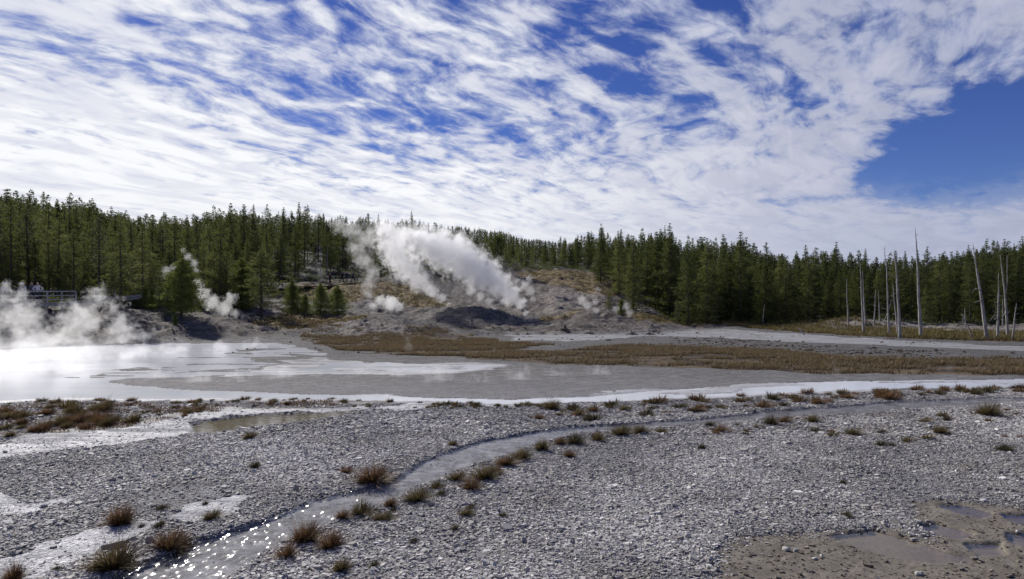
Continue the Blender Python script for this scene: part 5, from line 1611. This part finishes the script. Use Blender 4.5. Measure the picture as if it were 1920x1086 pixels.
def person(loc, rz, label, top, legs, head, pose='stand', hat=None, H=1.72, group=None):
    e = empty('person', loc, rz); k = H / 1.72
    e.scale = (k, k, k)
    # facing +x ; y is to the side
    bend = {'stand': 0.03, 'lean': 0.30, 'walk': 0.07, 'akimbo': 0.04}[pose]
    def sp(h): return Vector((bend * max(0, h - 0.92) * 1.1, 0, h - bend * 0.25 * max(0, h - 0.92)))
    hip, waist, chest, neck, hd, cr = sp(0.93), sp(1.08), sp(1.30), sp(1.47), sp(1.57), sp(1.68)
    stride = 0.30 if pose == 'walk' else 0.04
    A = {}
    for s in (-1, 1):
        sh = sp(1.40) + Vector((0, s * 0.17, 0))
        if pose == 'lean': el, ha = sh + Vector((0.22, s * 0.08, -0.20)), sh + Vector((0.45, -s * 0.02, -0.28))
        elif pose == 'akimbo': el, ha = sh + Vector((-0.06, s * 0.22, -0.24)), Vector((0.02, s * 0.17, 1.0))
        elif pose == 'walk': el, ha = sh + Vector((-0.08 * s, s * 0.05, -0.27)), sh + Vector((0.06 - 0.14 * s, s * 0.05, -0.5))
        else: el, ha = sh + Vector((-0.02, s * 0.06, -0.28)), sh + Vector((0.07, s * 0.07, -0.52))
        hj = hip + Vector((0, s * 0.09, -0.03)); kn = Vector((0.04 + stride * 0.5 * s, s * 0.10, 0.49)); an = Vector((stride * s - 0.02, s * 0.10, 0.09)); toe = an + Vector((0.16, s * 0.02, -0.05))
        A[s] = (sh, el, ha, hj, kn, an, toe)
    V, E, R = [hip], [], [(0.13, 0.10)]
    def add(p, par, r):
        V.append(p); R.append(r if isinstance(r, tuple) else (r, r)); E.append((par, len(V) - 1)); return len(V) - 1
    w = add(waist, 0, (0.115, 0.09)); c = add(chest, w, (0.145, 0.10)); n = add(neck, c, 0.055); h = add(hd, n, (0.075, 0.085)); cr_ = add(cr, h, (0.07, 0.08))
    add(hd + Vector((0.10, 0, -0.01)), h, 0.014)      # nose
    for s in (-1, 1):
        sh, el, ha, hj, kn, an, toe = A[s]
        add(hd + Vector((0.0, s * 0.082, 0.0)), h, 0.014)    # ear
        a = add(sh, c, 0.055); b = add(el, a, 0.042); g = add(ha, b, 0.030)
        d = (ha - el).normalized()
        side = d.cross(Vector((0, s, 0))).normalized() if abs(d.y) < .9 else Vector((1, 0, 0))
        pm = add(ha + d * 0.06, g, 0.028)
        for q in range(4):
            f1 = add(ha + d * (0.11 + 0.006 * (q in (1, 2))) + side * (q - 1.5) * 0.021, pm, 0.009)
            add(ha + d * (0.15 + 0.012 * (q in (1, 2))) + side * (q - 1.5) * 0.022 + Vector((0.012, 0, 0)), f1, 0.008)
        add(ha + d * 0.05 + side * 0.05, g, 0.010)
        l = add(hj, 0, 0.085); m_ = add(kn, l, 0.056); t = add(an, m_, 0.038); add(toe, t, 0.035)
    link('body', skin_mesh('body', [v[:] for v in V], E, R, M['skin']), e)
    # jacket
    V, E, R = [hip + Vector((0, 0, 0.02))], [], [(0.16, 0.125)]
    w = add(waist, 0, (0.15, 0.115)); c = add(chest, w, (0.175, 0.125)); add(sp(1.44), c, (0.09, 0.08))
    for s in (-1, 1):
        sh, el, ha = A[s][:3]; a = add(sh, c, 0.072); b = add(el, a, 0.056); add(el.lerp(ha, 0.92), b, 0.043)
    link('jacket', skin_mesh('jacket', [v[:] for v in V], E, R, cloth(top)), e)
    V, E, R = [hip], [], [(0.15, 0.12)]
    for s in (-1, 1):
        hj, kn, an = A[s][3:6]; l = add(hj, 0, 0.10); m_ = add(kn, l, 0.070); add(an + Vector((0, 0, 0.02)), m_, 0.056)
    link('trousers', skin_mesh('trousers', [v[:] for v in V], E, R, cloth(legs)), e)
    for s in (-1, 1):
        an, toe = A[s][5:7]
        link('shoe', skin_mesh('shoe', [(an + Vector((-0.05, 0, -0.04)))[:], (an + Vector((0.06, 0, -0.045)))[:], (toe + Vector((0.03, 0, 0)))[:]], [(0, 1), (1, 2)], [0.045, 0.048, 0.036], cloth((0.05, 0.045, 0.04))), e)
    hairv = [(cr + Vector((-0.02, 0, 0.01)))[:], (hd + Vector((-0.055, 0, 0.03)))[:], (hd + Vector((-0.05, 0, -0.05)))[:]]
    link('hair', skin_mesh('hair', hairv, [(0, 1), (1, 2)], [(0.078, 0.082), (0.075, 0.06), (0.05, 0.04)], cloth(head)), e)
    if hat:
        bm = bmesh.new()
        prof = [(0.0, 0.10), (0.075, 0.095), (0.10, 0.05), (0.105, 0.0), (0.19, -0.02), (0.19, -0.03), (0.10, -0.012)]
        rings = []
        for r_, z_ in prof:
            rings.append([bm.verts.new((max(r_, .001) * math.cos(a_ * math.pi / 8) * 1.05, max(r_, .001) * math.sin(a_ * math.pi / 8), z_)) for a_ in range(16)])
        for i in range(len(rings) - 1):
            for a_ in range(16): bm.faces.new((rings[i][a_], rings[i][(a_ + 1) % 16], rings[i + 1][(a_ + 1) % 16], rings[i + 1][a_]))
        me = bpy.data.meshes.new('hat'); bm.to_mesh(me); bm.free(); me.materials.append(cloth(hat))
        ho = link('hat', me, e); ho.location = cr + Vector((0, 0, -0.015))
    tag(e, label, 'person', group)
def deckp(px, Y, z): return Vector(((px - 960) / F * Y, Y, z))
person(deckp(47, 58.9, 3.25), rad(-95), 'person in a white hat and pale shirt leaning on the boardwalk rail', (0.62, 0.62, 0.66), (0.18, 0.18, 0.2), (0.2, 0.15, 0.1), 'lean', (0.75, 0.75, 0.75))
person(deckp(60, 59.4, 3.25), rad(170), 'person in a dark grey top standing behind the white-hatted one at the rail', (0.10, 0.10, 0.12), (0.06, 0.06, 0.08), (0.25, 0.22, 0.2), 'stand', None, 1.8)
person(deckp(71, 59.0, 3.25), rad(-70), 'person in a white long-sleeved top with elbows out at the right of the rail group', (0.66, 0.66, 0.68), (0.05, 0.05, 0.06), (0.5, 0.47, 0.42), 'akimbo', None, 1.74)
person(deckp(8, 58.6, 3.22), rad(-90), 'person in a pale hat half lost in steam at the far left of the boardwalk', (0.42, 0.40, 0.45), (0.15, 0.15, 0.2), (0.3, 0.25, 0.2), 'stand', (0.7, 0.7, 0.7))
person(at(526, 98) + Vector((0, 0, 0.37)), rad(-20), 'person in dark red-brown clothes walking alone on the far boardwalk', (0.075, 0.04, 0.035), (0.05, 0.03, 0.028), (0.28, 0.26, 0.24), 'walk', None, 1.75)
for px, top, lab, ps in ((619, (0.10, 0.03, 0.025), 'distant person in a dark red jacket above the ochre grass', 'stand'), (641, (0.02, 0.02, 0.03), 'distant person in black, tallest of the row above the ochre grass', 'walk'),
                         (650, (0.03, 0.04, 0.10), 'distant person in dark blue second from the right in the row', 'stand'), (662, (0.04, 0.05, 0.16), 'distant person in bright blue at the right of the row', 'walk')):
    Yp = 103.2 + (px - 610) / 80 * 3
    person(at(px, Yp) + Vector((0, 0, 0.37)), rad(RNG.uniform(-120, 20)), lab, top, (0.03, 0.03, 0.05), (0.1, 0.08, 0.06), ps, None, 1.8 if px == 641 else 1.7)

# ------------------------------------------------------------------ steam
def steam(name, label, Y, sph, dens, edge=(0.02, 0.30), nscale=0.55, namp=0.55, aniso=0.45, step=0.35, kind=None, flat=1.0, cat='steam plume', detail=4.0):
    """a billow of vapour: sph = (column, row, radius in photograph pixels[, distance offset])"""
    S = []
    for q in sph:
        yy = Y + (q[3] if len(q) > 3 else 0)
        S.append((Vector(((q[0] - 960) / F * yy, yy, CAMH + (HZ - q[1]) / F * yy)), q[2] / F * yy))
    o0 = S[0][0].copy()
    bm = bmesh.new()
    for c, r in S:
        m4 = Matrix.Translation(c - o0) @ Matrix.Diagonal((1, 1, flat, 1))
        bmesh.ops.create_icosphere(bm, subdivisions=2, radius=r * 1.5, matrix=m4)
    me = bpy.data.meshes.new(name); bm.to_mesh(me); bm.free()
    o = bpy.data.objects.new(name, me); COL.objects.link(o)
    rm = o.modifiers.new('r', 'REMESH'); rm.mode = 'VOXEL'; rm.voxel_size = max(0.10, min(r for _, r in S) * 0.45)
    dg = bpy.context.evaluated_depsgraph_get()
    m2 = bpy.data.meshes.new_from_object(o.evaluated_get(dg)); m2.name = name
    o.modifiers.clear(); o.data = m2; o.location = o0
    m, nt, out = new_mat(name + '_vapour')
    tc = nt.node('ShaderNodeTexCoord').outputs['Object']
    rm_ = sum(r for _, r in S) / len(S)
    dv = nt.noise(tc, nscale / rm_ * 1.5, detail, 0.6, out='Color')
    R0 = S[0][1]
    grow = nt.mr(nt.vmath('LENGTH', tc), R0, R0 + rm_ * 4.0, min(1.0, 0.9 * R0 / rm_), 1.0, smooth=False)
    p = nt.vmath('ADD', tc, nt.vmath('SCALE', nt.vmath('SUBTRACT', dv, (0.5, 0.5, 0.5)), scale=nt.math('MULTIPLY', grow, rm_ * namp * 4.0)))
    if flat != 1.0: p = nt.vmath('MULTIPLY', p, (1, 1, 1 / flat))
    f = None
    for c, r in S:
        cc = c - o0
        if flat != 1.0: cc = Vector((cc.x, cc.y, cc.z / flat))
        d = nt.math('MULTIPLY_ADD', nt.vmath('DISTANCE', p, cc[:]), -1.0 / r, 1.0)
        f = d if f is None else nt.math('SMOOTH_MAX', f, d, 0.15)
    n2 = nt.noise(tc, nscale / rm_ * 4.0, 4, 0.65)
    f = nt.math('ADD', f, nt.math('MULTIPLY', nt.math('SUBTRACT', n2, 0.5), 1.1))
    d = nt.math('MULTIPLY', nt.mr(f, edge[0], edge[1]), dens)
    v = nt.node('ShaderNodeVolumeScatter')
    v.inputs['Color'].default_value = (0.985, 0.988, 0.995, 1)
    v.inputs['Anisotropy'].default_value = aniso
    nt.put(v.inputs['Density'], d)
    nt.l.new(v.outputs[0], out.inputs['Volume'])
    m.cycles.volume_step_rate = step
    m2.materials.clear(); m2.materials.append(m)
    tag(o, label, cat, kind=kind)
    return o
steam('steam_plume', 'big dense steam plume blowing left from the right-hand vent of the dark mound', 85,
      [(986, 586, 7), (974, 569, 16), (956, 551, 24), (934, 533, 31), (910, 516, 37), (884, 500, 42, 1), (857, 480, 47, 2), (826, 466, 46, 2), (792, 455, 38, 3), (760, 442, 30, 3)], 0.95, (0.05, 0.60), nscale=1.25, namp=0.75)
steam('steam_plume', 'dense steam plume leaning left from the vent on the crest of the dark mound', 82,
      [(841, 570, 6), (828, 557, 13), (808, 543, 19), (787, 526, 26), (766, 505, 32), (748, 482, 36), (734, 456, 34), (722, 432, 24)], 0.70, (0.05, 0.60), nscale=1.25, namp=0.75)
steam('steam_plume', 'ragged thin steam column rising left of the big double cloud', 79,
      [(696, 588, 7), (694, 572, 12), (690, 552, 16), (690, 532, 19), (698, 512, 20), (682, 490, 22), (668, 466, 22), (690, 446, 28), (660, 432, 24), (636, 424, 20), (716, 420, 24)], 0.22, (0.10, 0.60), nscale=1.1, namp=0.7)
steam('steam_plume', 'small bright puff of steam low beside the ragged column', 78, [(748, 573, 12), (732, 568, 19), (714, 564, 13), (700, 572, 8)], 0.85, (0.05, 0.6), nscale=0.7)
steam('steam_plume', 'faint low steam creeping right at the back of the dark mound', 92, [(925, 580, 9), (916, 566, 12), (900, 556, 12), (884, 545, 12), (905, 536, 10)], 0.35, (0.1, 0.6))
steam('steam_plume', 'pale wisps of steam on the bare ridge right of the big cloud', 98, [(1000, 560, 8), (994, 545, 12), (984, 535, 13), (992, 524, 10), (968, 528, 9)], 0.35, (0.1, 0.55), nscale=1.1)
steam('steam_plume', 'white steam billow right of the bright pyramid-shaped pine', 68, [(456, 592, 6), (441, 588, 11), (421, 579, 17), (398, 568, 18), (381, 550, 15), (372, 530, 10), (433, 560, 14)], 0.55, (0.05, 0.45), nscale=1.0, namp=0.7)
steam('steam_plume', 'thin curling wisp of steam above the bright pyramid-shaped pine', 66, [(368, 506, 7), (364, 493, 9), (352, 481, 9), (344, 469, 6)], 0.5, (0.08, 0.5), nscale=1.1, namp=0.8)
steam('steam_plume', 'faint steam wisp in the trees left of the bright pyramid-shaped pine', 68, [(305, 520, 8), (312, 508, 12), (325, 502, 9)], 0.35, (0.1, 0.6), nscale=1.1)
steam('steam_plume', 'small steam puff, left one of two right of the bare ridge', 82, [(1130, 592, 5), (1117, 582, 9), (1101, 573, 11), (1091, 562, 11), (1117, 566, 7), (1122, 543, 6)], 0.5, (0.05, 0.5), nscale=1.0, namp=0.7)
steam('steam_plume', 'small steam puff, right one of two right of the bare ridge', 84, [(1190, 600, 5), (1181, 587, 9), (1174, 574, 9), (1155, 580, 8)], 0.45, (0.05, 0.5), nscale=1.0, namp=0.7)
steam('steam_plume', 'thin bluish smoke-like vapour before the upright silver trunks', 113, [(606, 528, 12), (596, 514, 20), (586, 502, 20), (572, 520, 16)], 0.045, (0.1, 0.8), nscale=1.0)
steam('steam_plume', 'low veil of steam at the foot of the dark mound', 74, [(930, 606, 14), (960, 602, 16), (990, 600, 16), (1020, 606, 14), (760, 600, 14), (800, 604, 12)], 0.10, (0.1, 0.8), flat=0.8)
steam('steam_plume', 'broad drifting steam bank over the milky pool and below the boardwalk', 52,
      [(120, 642, 52), (40, 600, 50), (150, 600, 46, 1), (-60, 600, 70), (225, 622, 38), (265, 632, 22), (185, 556, 24, 2), (20, 548, 26), (215, 575, 22, 2), (60, 660, 60, -4), (-60, 670, 70, -6)], 0.42, (0.12, 0.70), nscale=1.3, namp=0.6)
steam('steam_plume', 'thin steam veil hanging over the near half of the milky pool', 36,
      [(60, 662, 62), (-40, 662, 70), (160, 662, 58), (250, 664, 48), (0, 684, 66, -6), (120, 686, 55, -7), (330, 662, 40, 6), (410, 656, 32, 9), (480, 652, 26, 12), (-120, 690, 80, -7)], 0.38, (0.0, 0.8), nscale=1.0, flat=0.6)
steam('steam_plume', 'low veil of steam drifting along the white shore channel', 27, [(300 + 75 * k, 707 + 5 * math.sin(k * 1.7), 31 + 8 * math.sin(k * 2.9), -1.5 * math.sin(k)) for k in range(12)], 0.40, (0.05, 0.7), nscale=1.3, namp=0.8, flat=0.55)
for Y, s, l in ((24, [(805, 736, 10), (800, 716, 13), (793, 698, 13)], 'faint wisp of steam rising from the white shore near the middle'),
                (26, [(1065, 738, 9), (1052, 722, 15), (1100, 724, 14), (1030, 730, 10)], 'low wisp of steam over the grey shoal right of the middle'),
                (25, [(1572, 716, 10), (1569, 696, 13), (1563, 678, 9)], 'thin upright wisp of steam before the marsh grass at the right'),
                (26, [(1788, 708, 10), (1782, 690, 12)], 'faintest wisp of steam before the marsh grass near the right edge'),
                (42, [(772, 668, 10), (766, 650, 12), (764, 634, 10)], 'thin wisp of steam crossing the left part of the marsh grass')):
    steam('steam_plume', l, Y, s, 0.30, (0.1, 0.9), nscale=1.0)
